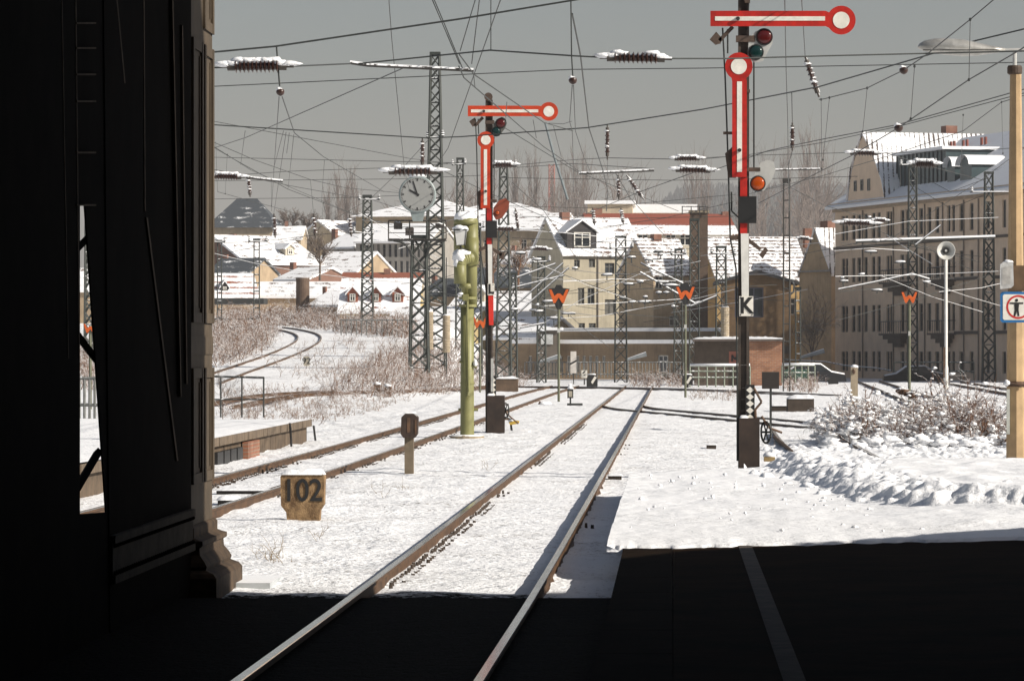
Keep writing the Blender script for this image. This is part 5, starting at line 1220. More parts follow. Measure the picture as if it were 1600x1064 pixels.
# --- the large tan apartment block on the right
def apartment():
    xl, dl, xr, dr = 1305, 290, 1708, 242
    W0 = Wall(xl,dl,xr,dr)
    cols = [(1315,1325,2),(1331,1336.5,1),(1339.5,1345,1),(1350,1355.5,1),(1362,1367.5,1),(1370.5,1376,1),(1385,1394,2),(1407,1413,1),(1415,1421.5,1),(1436,1442,1),(1449,1455,1),(1461,1467.5,1),(1480,1485,1),(1487,1492,1),(1499,1504.5,1),(1515,1521,1),(1540,1546.5,1),(1566,1572,1)]
    rows = [(10.15,12.0),(7.0,8.8),(3.3,5.25),(0.4,1.86)]
    sw = []
    for x0,x1,n in cols:
        a0 = W0.sz(x0,500)[0]; a1 = W0.sz(x1,500)[0]
        for i in range(n):
            b0 = lerp(a0,a1,i/n)+(0.06 if i else 0); b1 = lerp(a0,a1,(i+1)/n)
            for z0,z1 in rows: sw.append((b0,b1,z0,z1))
    wall = plaster('tan_grey_facade',(0.70,0.545,0.405),0.10,0.25)
    W, root, ze, zr, rf = house('apartment_block','large tan apartment block with long snowy roof filling the right background',xl,dl,xr,dr,317,196,15,wall,shade_blue_roof,over=0.7,swins=sw,frame=frame_d,wb=0,chim=((1479,198,1497,212),),cat='apartment block')
    bxw = lambda k,a0,a1,z0,z1,t0,t1: k.add([W.P(a,t,z) for z in (z0,z1) for a,t in ((a0,t0),(a1,t0),(a1,t1),(a0,t1))],[(0,3,2,1),(4,5,6,7),(0,1,5,4),(1,2,6,5),(2,3,7,6),(3,0,4,7)])
    k = MB(); bxw(k,-0.35,W.L,ze-0.45,ze-0.12,-0.42,-0.002); bxw(k,-0.2,W.L,ze-0.75,ze-0.455,-0.18,-0.002); k.build('cornice', plaster('cornice_plaster',(0.40,0.32,0.24)), root)
    k = MB(); bxw(k,-0.1,W.L,9.50,9.68,-0.14,-0.002); k.build('string_course', M('course_dark',(0.09,0.075,0.06),0.9,snow=0.8), root)
    a = W.sz(1499,500)[0]; b = W.sz(1521,500)[0]; c = W.sz(1566,500)[0]
    k = MB()
    for q in (6.75,3.05):
        for e0, e1 in ((a-0.7,b+0.9),(c-1.2,c+3)): k = MB(); bxw(k,e0,e1,q,q+0.22,-0.14,-0.002); k.build('string_course', M('course_dark',(0,0,0)), root)
    for (x0,x1) in ((1390,1424),(1466,1494)):
        a0,a1 = W.sz(x0,500)[0], W.sz(x1,500)[0]
        for z in (6.85,3.15):
            k = MB(); bxw(k,a0,a1,z-0.14,z,-0.85,-0.002); m = (a0+a1)/2; hw = (a1-a0)/2
            for i in range(3): bxw(k,m-hw*(0.8-0.22*i),m+hw*(0.8-0.22*i),z-0.14-0.28*(i+1),z-0.142-0.28*i,-0.7+0.2*i,-0.003)
            bl = k.build('balcony', M('balcony_stone',(0.10,0.085,0.07),0.9,snow=0.7,var=0.3), root)
            k = MB()
            for i in range(11):
                q = lerp(a0+0.04,a1-0.04,i/10); k.bar(W.P(q,-0.82,z),W.P(q,-0.82,z+0.85),0.025)
            k.bar(W.P(a0,-0.82,z+0.86),W.P(a1,-0.82,z+0.86),0.045)
            for q in (a0+0.03,a1-0.03): k.bar(W.P(q,-0.82,z+0.86),W.P(q,-0.02,z+0.86),0.04)
            k.build('balcony_railing', iron, bl)
    # downpipes
    for x in (1352.5,1397,1446,1474,1507,1530):
        a0 = W.sz(x-3.5 if x == 1352.5 else x,500)[0]; k = MB(); k.cyl(W.P(a0,-0.07,-0.4),W.P(a0,-0.07,ze-0.8),0.05,n=6); k.build('downpipe', M('zinc',(0.20,0.17,0.14),0.6), root)
    # curved gable wing at the left end
    G = [(1325,317),(1327,296),(1331,268),(1338,240),(1349,209),(1359,228),(1370,255),(1379,283),(1384,312)]
    gz = [W.sz(x,y,-0.05) for x,y in G]
    wins_ = [(1336,283,1340,299),(1346.3,281,1350.3,298),(1357,280,1361,298)]
    n = len(gz); k = MB(); k.add([W.P(a,-0.06,z) for a,z in gz]+[W.P(a,0.5,z) for a,z in gz],[tuple(range(n-1,-1,-1))]+[(i,i+1,i+1+n,i+n) for i in range(n-1)]); k.build('gable', wall, root)
    Wg = Wall(xl,dl,xr,dr); Wg.O = W.O - W.v*0.06
    for q in wins_:
        a0,z1 = W.sz(q[0],q[1]); a1,z0 = W.sz(q[2],q[3]); window(Wg, root, a0, a1, z0, z1, frame=frame_d, rec=-0.055, bars=0)
    k = MB(); cx_ = sum(a for a,_ in gz)/n
    out = [(a+(a-cx_)*0.03, z+0.12) for a,z in gz]
    k.add([W.P(a,-0.2,z) for a,z in out]+[W.P(a,9.5,z) for a,z in out]+[W.P(a,-0.2,z-0.14) for a,z in out]+[W.P(a,9.5,z-0.14) for a,z in out],
          [(i,i+1,i+1+n,i+n) for i in range(n-1)]+[(i,i+2*n,i+1+2*n,i+1) for i in range(n-1)]+[(i+2*n,i+3*n,i+1+3*n,i+1+2*n) for i in range(n-1)])
    k.build('gable_roof', strip_roof, root)
    # dormers: long glazed one and two with arched snowy tops
    def dz(t): return ze+(zr-ze)*t/7.5
    a0,a1 = W.sz(1402,280,1.2)[0], W.sz(1478,280,1.2)[0]
    k = MB(); zt = dz(1.2)+2.3; t1 = 7.5*(zt-ze)/(zr-ze)
    k.add([W.P(a,t,z) for a in (a0,a1) for t,z in ((1.2,dz(1.2)-0.2),(1.2,zt),(t1,zt))],[(0,1,2),(5,4,3),(0,3,4,1),(1,4,5,2)])
    dm = k.build('dormer', M('teal_glass_wall',(0.030,0.055,0.062),0.4,var=0.35,scale=1.2), root)
    k = MB()
    for i in range(13):
        q = lerp(a0,a1,i/12); k.bar(W.P(q,1.16,dz(1.2)),W.P(q,1.16,zt),0.06)
    k.build('dormer_posts', M('dark_teal',(0.02,0.03,0.033),0.6), dm)
    k = MB(); bxw(k,a0-0.2,a1+0.2,zt+0.002,zt+0.22,0.85,t1+0.3); k.build('dormer_roof', snow_soft, dm)
    for x0,x1 in ((1480,1492),(1500,1518)):
        a0,a1 = W.sz(x0,270,1.0)[0], W.sz(x1,270,1.0)[0]; m = (a0+a1)/2; hw = (a1-a0)/2; zz = dz(1.0)+1.05
        q = [(a0,dz(1.0)-0.1),(a1,dz(1.0)-0.1)]+[(m+hw*math.cos(R(t)),zz+0.6*math.sin(R(t))) for t in range(0,181,20)]; n = len(q)
        k = MB(); k.add([W.P(a,1.0,z) for a,z in q]+[W.P(a,3.4,z) for a,z in q],[tuple(range(n))]+[(i,i+n,(i+1)%n+n,(i+1)%n) for i in range(n)]); dm = k.build('dormer', M('teal_glass_wall',(0,0,0)), root)
        k = MB(); r = [(m+(hw+0.2)*math.cos(R(t)),zz+0.05+0.72*math.sin(R(t))) for t in range(0,181,20)]; n = len(r)
        k.add([W.P(a,0.7,z) for a,z in r]+[W.P(a,3.6,z) for a,z in r],[(i,i+n,i+1+n,i+1) for i in range(n-1)]); k.build('dormer_roof', snow_soft, dm)
    k = MB()
    for x,y in ((1486,227),(1491,226),(1505,225),(1511,224),(1534,221),(1540,220)):
        t = 5.0; a0,z = W.sz(x,y+4,t); tt = 7.5*(z-ze)/(zr-ze); a0,z = W.sz(x,y+4,tt); k = MB(); k.cyl(W.P(a0,tt,z-0.1),W.P(a0,tt,z+0.45),0.11,n=8); k.build('roof_vent', M('vent_red',(0.22,0.06,0.04),0.7), rf)
apartment()
house('gabled_house','narrow tan house with a steep windowless gable beside the apartment block',1249,300,1299,296,426,357,9,tan,strip_roof,'gable',over=0.15,group=H,chim=((1289,346,1303,362),))
k = MB(); Wq = Wall(1249,300,1299,296); k.add([Wq.P(a,t,z) for z in (8.0,8.12) for a,t in ((0.05,-0.25),(Wq.L,-0.25),(Wq.L,-0.004),(0.05,-0.004))],[(0,3,2,1),(4,5,6,7),(0,1,5,4),(1,2,6,5),(2,3,7,6),(3,0,4,7)]); single('gable_ledge',k,M('ledge',(0.3,0.3,0.3),0.8,snow=0.5),'narrow snowy ledge across the steep tan gable','ledge')
house('yellow_house','long yellow house with white tiled roof behind the yellow brick signal box',1120,305,1264,307,432,371,8,ochre,tile_roof,wins=((1226,466,1243,492),(1208,466,1220,492)),chim=((1256,357,1267,372),(1150,366,1160,376)),group=H)
yb = brick_mat('yellow_brick',(0.185,0.105,0.040),(0.12,0.07,0.03),(0.11,0.08,0.055),0.26,0.08)
W,root,ze,zr,rf = house('signal_box','yellow brick signal box with dark low gable and big bluish window behind the K plate',1128,258,1236,258,438,423,6,yb,M('tar_roof',(0.03,0.03,0.033),0.8,snow=0.985,var=0.3),'gable',wins=((1148,449,1193,496),),over=0.55,frame=M('blue_dark_frame',(0.05,0.05,0.075),0.5),wb=2,cat='signal box')
k = MB(); k.prect(1128.5,541,1236,552,257.9,0.09); k.build('plinth_band', M('band_dark',(0.05,0.04,0.032),0.9), root)
k = MB(); k.tube([px2(1237,436,257.4),px2(1241,445,257.4),px2(1240,456,257.4),px2(1233,462,257.6)],0.06,6); k.build('downpipe', grey_rail, root)
house('cream_house','tall cream house with dark timber dormer and grey left gable in the centre background',880,300,1004,302.6,393,341,7,cream,white_roof,wins=((897,406,906,418),(920,405,930,418),(903,450,913,476),(918,450,929,476),(945,468,962,492),(945,411,960,428),(904,505,914,513),(920,505,931,513)),dorm=((886,362,932,389,345,dark_wood,shade_blue_roof),),chim=((876,332,888,343),),group=H,frame=frame_d)
W = Wall(880,300,1004,302.6); k = MB(); k.cyl(W.P(W.sz(934,500)[0],-0.06,0),W.P(W.sz(934,500)[0],-0.06,9.2),0.05,n=6); single('downpipe',k,M('zinc',(0,0,0)),'grey downpipe down the middle of the cream house front','downpipe')
house('tiled_house','house with snow-flecked tiled roof and pale left gable, right of the cream house',1021,288,1084,289.5,424,373,6,tan,tile_roof,wins=((1046,493,1061,510),(1024,431,1037,452),(1042,437,1058,454)),dorm=(),chim=((1019,366,1031,380),),group=H)
def stack():
    d = 284; root = T('brick_stack','tall square dark brick stack behind the lattice mast in the centre right','brick stack',px2(1092,590,d))
    a = px2(1078,590,d); b = px2(1106,333,d)
    k = MB(); k.box(a[0],b[0],d,d+1.6,a[2]-1,b[2]); k.build('shaft', brick_mat('dark_brick',(0.14,0.085,0.05),(0.10,0.06,0.04),(0.10,0.08,0.06)), root)
    k = MB(); k.box(a[0]-0.1,b[0]+0.1,d-0.1,d+1.7,b[2],b[2]+0.2); k.build('cap', concrete, root)
    k = MB()
    for x in (1066,1080,1093,1105): k.bar(px2(x,334,d-0.2),px2(x,323,d-0.2),0.05)
    k.bar(px2(1065,323,d-0.2),px2(1106,323,d-0.2),0.05); k.bar(px2(1065,329,d-0.2),px2(1106,329,d-0.2),0.03); k.build('railing', iron, root)
stack()
house('long_house','long red-roofed house with a band of windows behind the cream house',925,332,1150,334,362,335,9,pale,red_roof,wins=tuple((x,366,x+17,384) for x in (955,975,996,1018,1040,1062)),chim=((876+50,326,940,337),(1128,331,1140,344)),group=H,frame=frame_w)
house('flat_block','plain beige flat-roofed block on the skyline above the red roof',918,392,988,392,319,319,14,plaster('skyline_beige',(0.44,0.36,0.26)),snow_soft,'flat',group=H,slab=0.35)
house('flat_block','long low pale block with snowy roof on the skyline right of the beige flat block',988,400,1085,400,333,333,12,pale,snow_soft,'flat',group=H,slab=0.9)
# low building along the bridge
house('low_building','long low brown railway building with snowy flat roof behind the bridge railing',808,274,1175,270,537,537,5,plaster('dark_brown_plaster',(0.235,0.17,0.108),0.25,0.6),snow_soft,'flat',wins=((1028,555,1044,582),)+tuple((x,556,x+5,582) for x in (826,838,850,862,874,886,900,910,920,930,941)),group=H,slab=0.28,over=0.35,cat='railway building')
W,root,ze,zr,rf = house('low_building','upper set-back storey with snowy roof edge above the long low brown building',868,281,1178,277,518,518,5,plaster('sand_plaster',(0.40,0.30,0.19)),snow_soft,'flat',slab=0.26,over=0.3,cat='railway building')
W,root,ze,zr,rf = house('cabin','small dark cabin with a pale screen at the left end of the low building',838,272,872,272,516,516,2,plaster('cabin_brown',(0.12,0.10,0.08)),snow_soft,'flat',slab=0.2,cat='cabin')
k = MB(); k.prect(845,522,864,538,271.9,0.06); k.build('pale_screen', M('pale_screen',(0.45,0.46,0.45),0.6,var=0.3,scale=6), root)
# town on the left
house('grand_building','grand beige building with snowy hip roofs on the skyline behind the clock',556,432,742,430,337,312,22,beige,white_roof,hip=6.0,over=0.8,group=H,frame=frame_d)
house('grand_building','second beige wing with low snowy hip roof right of the clock',690,446,870,446,336,317,20,beige,white_roof,hip=5.0,over=0.8,group=H)
house('school_building','grey front with tall narrow windows and snowy mansard below the grand building',556,402,668,400,377,350,10,grey_p,shade_blue_roof,wins=tuple((x,382,x+4.5,402) for x in range(562,664,9))+tuple((x,408,x+4.5,428) for x in range(562,664,9)),group=H,frame=frame_d,wb=0)
house('school_building','beige front with snowy low roof and white framed window right of the water crane',736,410,872,408,358,334,10,plaster('warm_beige',(0.46,0.37,0.26)),white_roof,wins=((813,374,823,390),(830,374,840,390),(755,374,765,390)),group=H)
house('slate_house','house with steep dark slate hip roof edged in snow at the upper left',327,452,429,452,352,311,11,beige,slate_roof,hip=2.6,over=0.5,group=H)
house('white_roof_house','low house with plain white roof under the slate hip roof at the left',322,392,396,390,398,372,9,brown,white_roof,group=H,chim=((360,366,368,376),))
house('white_roof_house','brick house with broad snowy roof and small dormer, left of the grey school front',384,372,502,378,409,369,11,plaster('brick_red_plaster',(0.155,0.085,0.062)),white_roof,group=H,dorm=((446,388,460,400,382,pale,white_roof),))
house('white_roof_house','snowy roof half hidden by bare trees below the grey school front',480,388,557,386,424,394,9,brown,white_roof,group=H,chim=((527,404,538,420),))
house('red_roof_house','house with red tiles streaked by snow at the far left beside the pilaster',322,333,403,334,466,428,9,brown,red_roof2,group=H,chim=((368,456,377,468),),dorm=((346,447,356,455,440,dark_wood,red_roof),))
house('white_roof_shed','long shed with flat snowy roof behind the round brick chimney',402,338,532,338,462,441,8,brown,white_roof,group=H)
house('dormer_house','yellow house with red ridge and three white-framed dormers below the grand building',531,310,652,310,484,427,9,plaster('yellow_plaster',(0.50,0.38,0.17)),roof_mat('dormer_roof_tiles',(0.24,0.078,0.045),0.82,0.32,contrast=0.4,patch=1.2,bare=(7.95,8.5)),group=H,
      dorm=((543,458,559,473,449,plaster('dormer_red',(0.28,0.09,0.05)),shade_blue_roof),(580,458,595,473,449,plaster('dormer_red',(0,0,0)),shade_blue_roof),(613,458,630,473,449,plaster('dormer_red',(0,0,0)),shade_blue_roof)),hip=0,chim=((600,420,610,430),))
house('snowy_shed','long shed with white roof between the two big lattice masts',596,302,728,300,512,480,8,plaster('shed_yellow',(0.42,0.33,0.17)),white_roof,group=H)
house('slate_roof_house','dark slate-roofed house behind the outlet of the water crane',733,345,852,345,446,419,9,brown,slate_roof,group=H)
house('snowy_house','small pale house with white roof right of the water crane column',700,322,850,320,484,456,8,pale,white_roof,group=H,wins=((745,486,755,500),),dorm=((742,456,757,472,448,pale,white_roof),))
house('snowy_house','low house with blue-white roof just left of the low brown building',760,292,842,290,526,496,7,brown,white_roof,group=H)
house('hill_house','small beige house with snowy roof right of the slate hip roof',426,424,470,424,372,354,8,beige,white_roof,group=H,wins=((436,376,440,382),(452,376,456,382)),chim=((445,346,450,358),))
house('hill_house','small house with pale gable end below the far poplars on the left',474,432,520,430,364,344,8,pale,white_roof,'gable',group=H,wins=((488,352,492,358),(502,352,506,358)))
house('hill_house','house with blue-white roof left of the slim lattice mast',506,412,552,410,386,366,8,grey_p,shade_blue_roof,group=H,wins=((515,390,519,398),(530,390,534,398)),chim=((520,358,526,370),))
house('hill_house','slate roofed house just below the slate hip roof at the left edge',326,362,388,361,426,404,8,brown,slate_roof,group=H,chim=((350,398,356,408),))
house('hill_house','little brown house with snowy roof above the round brick chimney',432,352,480,350,436,418,7,plaster('rust_plaster',(0.20,0.11,0.08)),white_roof,group=H,chim=((455,410,461,422),))
house('hill_house','slate house with snowy eaves behind the cage of the clock mast',655,350,722,348,460,436,8,tan,slate_roof,group=H,wins=((668,464,673,472),(690,464,695,472)),chim=((676,430,682,442),))
house('hill_house','small gabled shed with white roof by the foot of the tallest mast',742,308,792,306,510,487,7,grey_p,shade_blue_roof,'gable',group=H)
house('hill_house','small gabled shed with snowy roof left of the pale screen cabin',798,300,846,298,522,499,7,tan,shade_blue_roof,'gable',group=H)
house('hill_house','beige house with snowy roof and two windows right of the L plate',776,384,846,382,410,392,8,beige,white_roof,group=H,wins=((790,414,796,424),(818,414,824,424)),chim=((800,384,806,396),))
house('hill_house','low white roofed house just left of the dormer house',486,322,534,321,476,456,7,brown,white_roof,group=H,chim=((505,448,510,460),))
house('garden_house','brown house glimpsed at the top of the narrow gap in the hall wall',96,330,168,330,452,420,8,brown,white_roof,group=H)
def round_chimney():
    d = 316; x = (473-VX)*d/F; zt = EYE-(434-VY)*d/F; zb = ground_z(x,d)-0.5
    root = T('round_chimney','stubby round brown brick chimney standing in the scrub below the white roofs','chimney',(x,d,zb))
    k = MB(); k.lathe([(0.58,zb),(0.55,zt-0.3),(0.57,zt-0.28),(0.57,zt)],(x,d,0),20); k.build('shaft', brick_mat('brown_brick',(0.17,0.10,0.06),(0.12,0.07,0.045),(0.12,0.1,0.08)), root)
    k = MB(); k.lump((x,d,zt),0.52,0.52,0.07,14,6,0.1,1); k.build('snow_cap', snow_soft, root, True)
round_chimney()
def tower():
    root = T('radio_tower','faint red and white lattice tower rising among the far poplars','lattice tower',((862-VX)*900/F,900,10))
    lattice(root, 862, 8, 11, 257, 900, 22, mat=M('tower_red',(0.30,0.10,0.075),0.7,var=0.3), leg=0.18, br=0.12)
tower()
def water_house():
    pass
# ---------------------------------------------------------------- trees
def poplar(px, yt, d, wpx, label, seed, group):
    x = (px-VX)*d/F; zt = EYE-(yt-VY)*d/F; zg = ground_z(x,d); h = zt-zg
    root = T('poplar_tree', label, 'tree', (x,d,zg), group); rng = random.Random(seed)
    k = MB(); k.cyl((x,d,zg-0.5),(x,d,zg+h*0.55),0.30,0.14,6); k.build('trunk', twig_hazed, root)
    tw = Twigs(seed); n = 11; R_ = wpx/2*d/F
    B = np.array([(x+rng.gauss(0,R_*0.12),d+rng.gauss(0,R_*0.12),zg+h*rng.uniform(0.12,0.55)) for _ in range(n)])
    Hh = np.array([min(zt-b[2], h*rng.uniform(0.42,0.75)) for b in B])
    tw.brush(B, Hh, np.full(n,0.09), [(8,0.34,0.22,0.05),(5,0.45,0.30,0.15)], lean=R_/h*0.7, jit=0.03, up=0.14)
    tw.mesh('crown', twig_hazed, root)
PL = 'bare poplar in the hazy row on the skyline left of the clock'; PC = 'bare poplar in the hazy row on the skyline above the cream house'; PR = 'bare poplar on the hazy skyline between the K semaphore and the apartment block'
for i,(px,yt,d,w_,lab,g) in enumerate([(513,312,760,13,PL,'poplars left'),(530,288,760,13,PL,'poplars left'),(541,280,780,14,PL,'poplars left'),(556,298,800,12,PL,'poplars left'),
    (803,268,820,17,PC,'poplars centre'),(834,262,820,19,PC,'poplars centre'),(866,270,840,15,PC,'poplars centre'),(884,282,860,16,PC,'poplars centre'),(903,260,820,20,PC,'poplars centre'),(917,272,840,15,PC,'poplars centre'),(893,300,800,14,PC,'poplars centre'),
    (1084,270,800,17,'bare poplar standing alone left of the K semaphore mast',None),(1104,278,820,13,'smaller bare poplar just left of the K semaphore mast',None),
    (1192,262,840,14,PR,'poplars right'),(1226,256,860,15,PR,'poplars right'),(1262,238,820,19,PR,'poplars right'),(1280,250,860,16,PR,'poplars right'),(1296,262,840,16,PR,'poplars right'),(1252,276,800,14,PR,'poplars right')]):
    poplar(px,yt,d,w_,lab,100+i,g)
def bare_tree(label, px, yt, d, wpx, seed, r=0.10, mat=twig_bare, n=7, zg=None, yb=None):
    x = (px-VX)*d/F; zt = EYE-(yt-VY)*d/F; zg = ground_z(x,d) if yb is None else EYE-(yb-VY)*d/F; h = zt-zg
    root = T('bare_tree', label, 'tree', (x,d,zg))
    k = MB(); k.cyl((x,d,zg-0.6),(x,d,zg+h*0.3),r*1.3,r*0.9,7); k.build('trunk', mat, root)
    tw = Twigs(seed); B = np.array([(x,d,zg+h*0.26)]*n); 
    tw.brush(B, np.full(n,h*0.62), np.full(n,r*0.7), [(7,0.55,0.5,0.2),(6,0.5,0.55,0.15),(4,0.5,0.6,0.2)], lean=wpx*d/F/h*0.45, jit=0.12, up=0.03)
    tw.mesh('crown', mat, root)
bare_tree('small pale bare tree in front of the steep tan gable', 1268, 474, 285, 62, 201, 0.07, M('pale_twigs',(0.30,0.235,0.18),0.9,snow=0.8,var=0.3), 6)
bare_tree('round bare tree on the skyline right of the slate hip roof', 452, 330, 440, 44, 202, 0.12, twig_hazed, 8, yb=372)
bare_tree('second bare tree on the skyline, left of the far poplars', 487, 336, 440, 36, 203, 0.12, twig_hazed, 8, yb=372)
bare_tree('bushy bare tree in front of the broad snowy roof on the left', 500, 372, 345, 46, 204, 0.09, twig_bare, 8, yb=428)
bare_tree('snow-dusted bare tree in front of the warm beige school front', 810, 384, 330, 64, 205, 0.09, twig_m, 9, yb=440)
bare_tree('snow-dusted bare tree between the crane head and the dark slate roof', 770, 396, 335, 40, 206, 0.08, twig_m, 7, yb=440)
bare_tree('leafless small tree leaning at the left edge beside the pilaster', 348, 588, 100, 40, 207, 0.012, twig_bare, 3, yb=655)
def far_wood():
    rng = random.Random(77); k = MB()
    for i in range(4200):
        px = rng.uniform(975,1345); d = rng.uniform(1420,2750) if i > 1500 else rng.uniform(2420,2750); x = (px-VX)*d/F; zg = ground_z(x,d)
        h = rng.uniform(9,17)*(0.55+0.45*sstep(975,1080,px)); w_ = rng.uniform(2.0,3.6)
        n = 6; vs = []
        for j,(rr,zz) in enumerate(((1,0.08),(0.82,0.35),(0.62,0.6),(0.34,0.82),(0.04,1))):
            for a in range(n):
                q = rr*w_*rng.uniform(0.65,1.25); vs.append((x+q*math.cos(a*math.pi*2/n),d+q*math.sin(a*math.pi*2/n),zg+h*zz))
        k.add(vs,[(j*n+a,j*n+(a+1)%n,(j+1)*n+(a+1)%n,(j+1)*n+a) for j in range(4) for a in range(n)])
    o = k.build('far_wood', M('far_conifers',(0.030,0.042,0.042),0.9,snow=0.97,var=0.4,scale=0.3)); tag(o,'hazy blue conifer wood along the hill crest behind the K semaphore','wood',None,'stuff')
    tw = Twigs(88); B = []; 
    for i in range(80):
        px = rng.choice((rng.uniform(640,800),rng.uniform(800,1000),rng.uniform(1170,1310))); d = rng.uniform(620,900); x = (px-VX)*d/F; B.append((x,d,ground_z(x,d)))
    B = np.array(B); H_ = np.array([max(5, (EYE-(tw.rng.uniform(312,345)-VY)*b[1]/F)-b[2]) for b in B])
    tw.brush(B,H_,np.full(len(B),0.16),[(9,0.38,0.5,0.3),(5,0.45,0.55,0.2)],lean=0.10,jit=0.06,up=0.03)
    o = tw.mesh('far_wood', twig_hazed); tag(o,'band of hazy leafless trees low on the skyline behind the roofs','wood',None,'stuff')
far_wood()
# ---------------------------------------------------------------- overhead line: insulators, tubes, wires
def insulator(label, x0, y0, x1, y1, d, rpx, n=9, snowy=True, d1=None, group='line insulators'):
    d1 = d if d1 is None else d1
    a = Vector(px2(x0,y0,d)); b = Vector(px2(x1,y1,d1)); L = (b-a).length; ax = (b-a)/L; r = rpx*d/F
    root = T('insulator', label, 'insulator', tuple((a+b)/2), group)
    k = MB(); core = (0.20, 0.80)
    k.cyl(a+ax*L*core[0], a+ax*L*core[1], r*0.55, n=8)
    for i in range(n):
        t = lerp(core[0]+0.02, core[1]-0.02, i/(n-1)); p = a+ax*L*t; h = L*(core[1]-core[0])/n*0.36
        k.cyl(p-ax*h, p, r*0.6, r, 10); k.cyl(p, p+ax*h*0.5, r, r*0.6, 10)
    k.build('sheds', porcelain, root)
    for pr in (((0.0,0.10,0.28),(0.10,0.20,0.62)),((0.80,0.90,0.62),(0.90,1.0,0.28))):
        k = MB()
        for s0,s1,q in pr: k.cyl(a+ax*L*s0, a+ax*L*s1, r*q, n=8)
        k.build('end_fitting', M('fitting_iron',(0.06,0.05,0.042),0.7,snow=0.3,var=0.4,scale=8), root)
    if snowy:
        k = MB(); m = 9; vert = abs(ax.z) > 0.5
        if not vert:
            for i in range(m):
                if snowy == 'little' and i not in (0,1,2,m-2,m-3): continue
                p = a+ax*L*lerp(0.06,0.94,i/(m-1)); k.lump((p.x,p.y,p.z+r*(0.72 if 0.18 < i/(m-1) < 0.82 else 0.3)), L/m*1.15, r*0.72, r*0.42, 8, 6, 0.3, i)
        else:
            for t in (0.2,0.62): p = a+ax*L*t; k = MB(); k.lump((p.x-r*0.2,p.y-r*0.1,p.z), r*0.85, r*0.85, r*0.4, 8, 6, 0.3, int(t*9)); k.build('snow_cap', snow_soft, root, True)
        if not vert: k.build('snow_cap', snow_soft, root, True)
for q in [
 ('big snow-topped insulator rod at the upper left beside the pilaster',344,104,459,103,60,11.5,11),
 ('big dark insulator rod hanging in open sky left of the K semaphore',937,90,1050,92,60,10,10,'little'),
 ('snowy insulator at the left edge in front of the slate hip roof',325,275,383,277,110,6.5,9),
 ('snow-heaped insulator directly above the round clock',598,268,692,268,135,8.5,9),
 ('snowy insulator on the mast right of the L semaphore, at arm height',762,258,808,258,200,6,7),
 ('upper snowy insulator of the pair left of the K semaphore spectacle',1049,248,1098,248,140,5.5,8),
 ('lower, larger snowy insulator of the pair left of the K semaphore spectacle',1049,265,1117,267,112,6.5,9),
 ('snowy insulator in front of the curved gable of the apartment block',1323,239,1377,240,140,5.5,8),
 ('snowy insulator in front of the apartment dormers, on the mast top',1420,256,1468,257,150,7.5,9),
 ('snowy insulator low at the left corner of the apartment block',1305,348,1372,350,170,5.5,10),
 ('snowy insulator beside the lamp housing of the L semaphore',765,358,812,358,215,5,6),
 ('snowy insulator in front of the grey gable of the cream house',830,388,860,390,215,4,6),
 ('thin snowy insulator against the apartment block under the first window row',1362,344,1388,345,200,4,6),
 ('snowy insulator left of the ladder-like mast beside the yellow house roof',1245,372,1268,374,230,3.5,6),
]: insulator(*q)
for q in [
 ('upright insulator hanging just above the clock, left of the tallest mast',660,216,660,262,140,4.5,5),
 ('upright insulator string hanging right of the horizontal arm of the L semaphore',949,194,949,250,112,4.2,6),
 ('slanting insulator hanging right of the K semaphore spectacle',1258,88,1280,152,82,6.5,6),
 ('upright insulator hanging right of the vertical arm of the K semaphore',1238,192,1238,236,110,4.5,5),
 ('upright snowy insulator left of the leaning one above the cream house',966,274,967,312,160,4,5),
 ('leaning snowy insulator above the red roof in the centre',979,274,1006,312,160,4,6),
 ('upright insulator hanging in front of the slate hip roof',388,276,391,308,150,4,5),
 ('dark dropper insulator hanging at the right of the slate hip roof',428,334,430,372,170,4,5),
 ('dark dropper insulator hanging between slate roof and far poplars',490,334,493,372,170,4,5),
 ('dark dropper insulator hanging left of the slim mast by the dormer house',546,336,549,370,170,4,5),
 ('dropper insulator in front of the beige school front',805,326,810,360,200,3.5,5),
 ('dropper insulator in front of the dark dormer of the cream house',926,325,929,352,200,4,5),
 ('dropper insulator in front of the red roof left of the brick stack',970,325,974,350,200,4,5),
]: insulator(*q)
def strain_ball(label, cx, cy, d, rpx):
    root = T('ball_insulator', label, 'insulator', px2(cx,cy,d)); r = rpx*d/F; c = px2(cx,cy,d)
    k = MB(); k.lump(c, r, r, r, 14, 10, 0.04, 1); k.build('ball', porcelain, root, True)
    k = MB(); k.lump((c[0]-r*0.25,c[1],c[2]+r*0.5), r*0.75,r*0.75,r*0.55,10,8,0.15,2); k.build('snow_cap', snow_soft, root, True)
strain_ball('round strain insulator on the upper wire left of the lamp luminaire',1412,110,66,6.8)
strain_ball('round strain insulator on the lower wire below the lamp luminaire',1404,200,70,7)
strain_ball('round insulator hanging under the big snow-topped rod at the upper left',438,144,60,6.5)
strain_ball('round insulator hanging in open sky right of the L semaphore arm',895,126,60,6.5)
def tube(name, label, cat, pts, r, mat):
    k = MB(); k.tube([px2(*p) for p in pts], r, 8); return single(name, k, mat, label, cat)
snowy_bar = M('snowy_bar',(0.055,0.05,0.045),0.7,snow=0.35,var=0.4)
tube('support_tube','dark horizontal support tube with snowy knuckle in front of the tallest mast top','support tube',[(547,98,66),(575,102,66),(740,110,66)],0.034,snowy_bar)
tube('support_tube','dark horizontal tube ending in front of the slate hip roof','support tube',[(384,277,112),(442,283,112)],0.045,snowy_bar)
tube('support_tube','horizontal steel tube above the cream house, tied to hanging insulators','support tube',[(905,271,125),(1022,266,125)],0.05,snowy_bar)
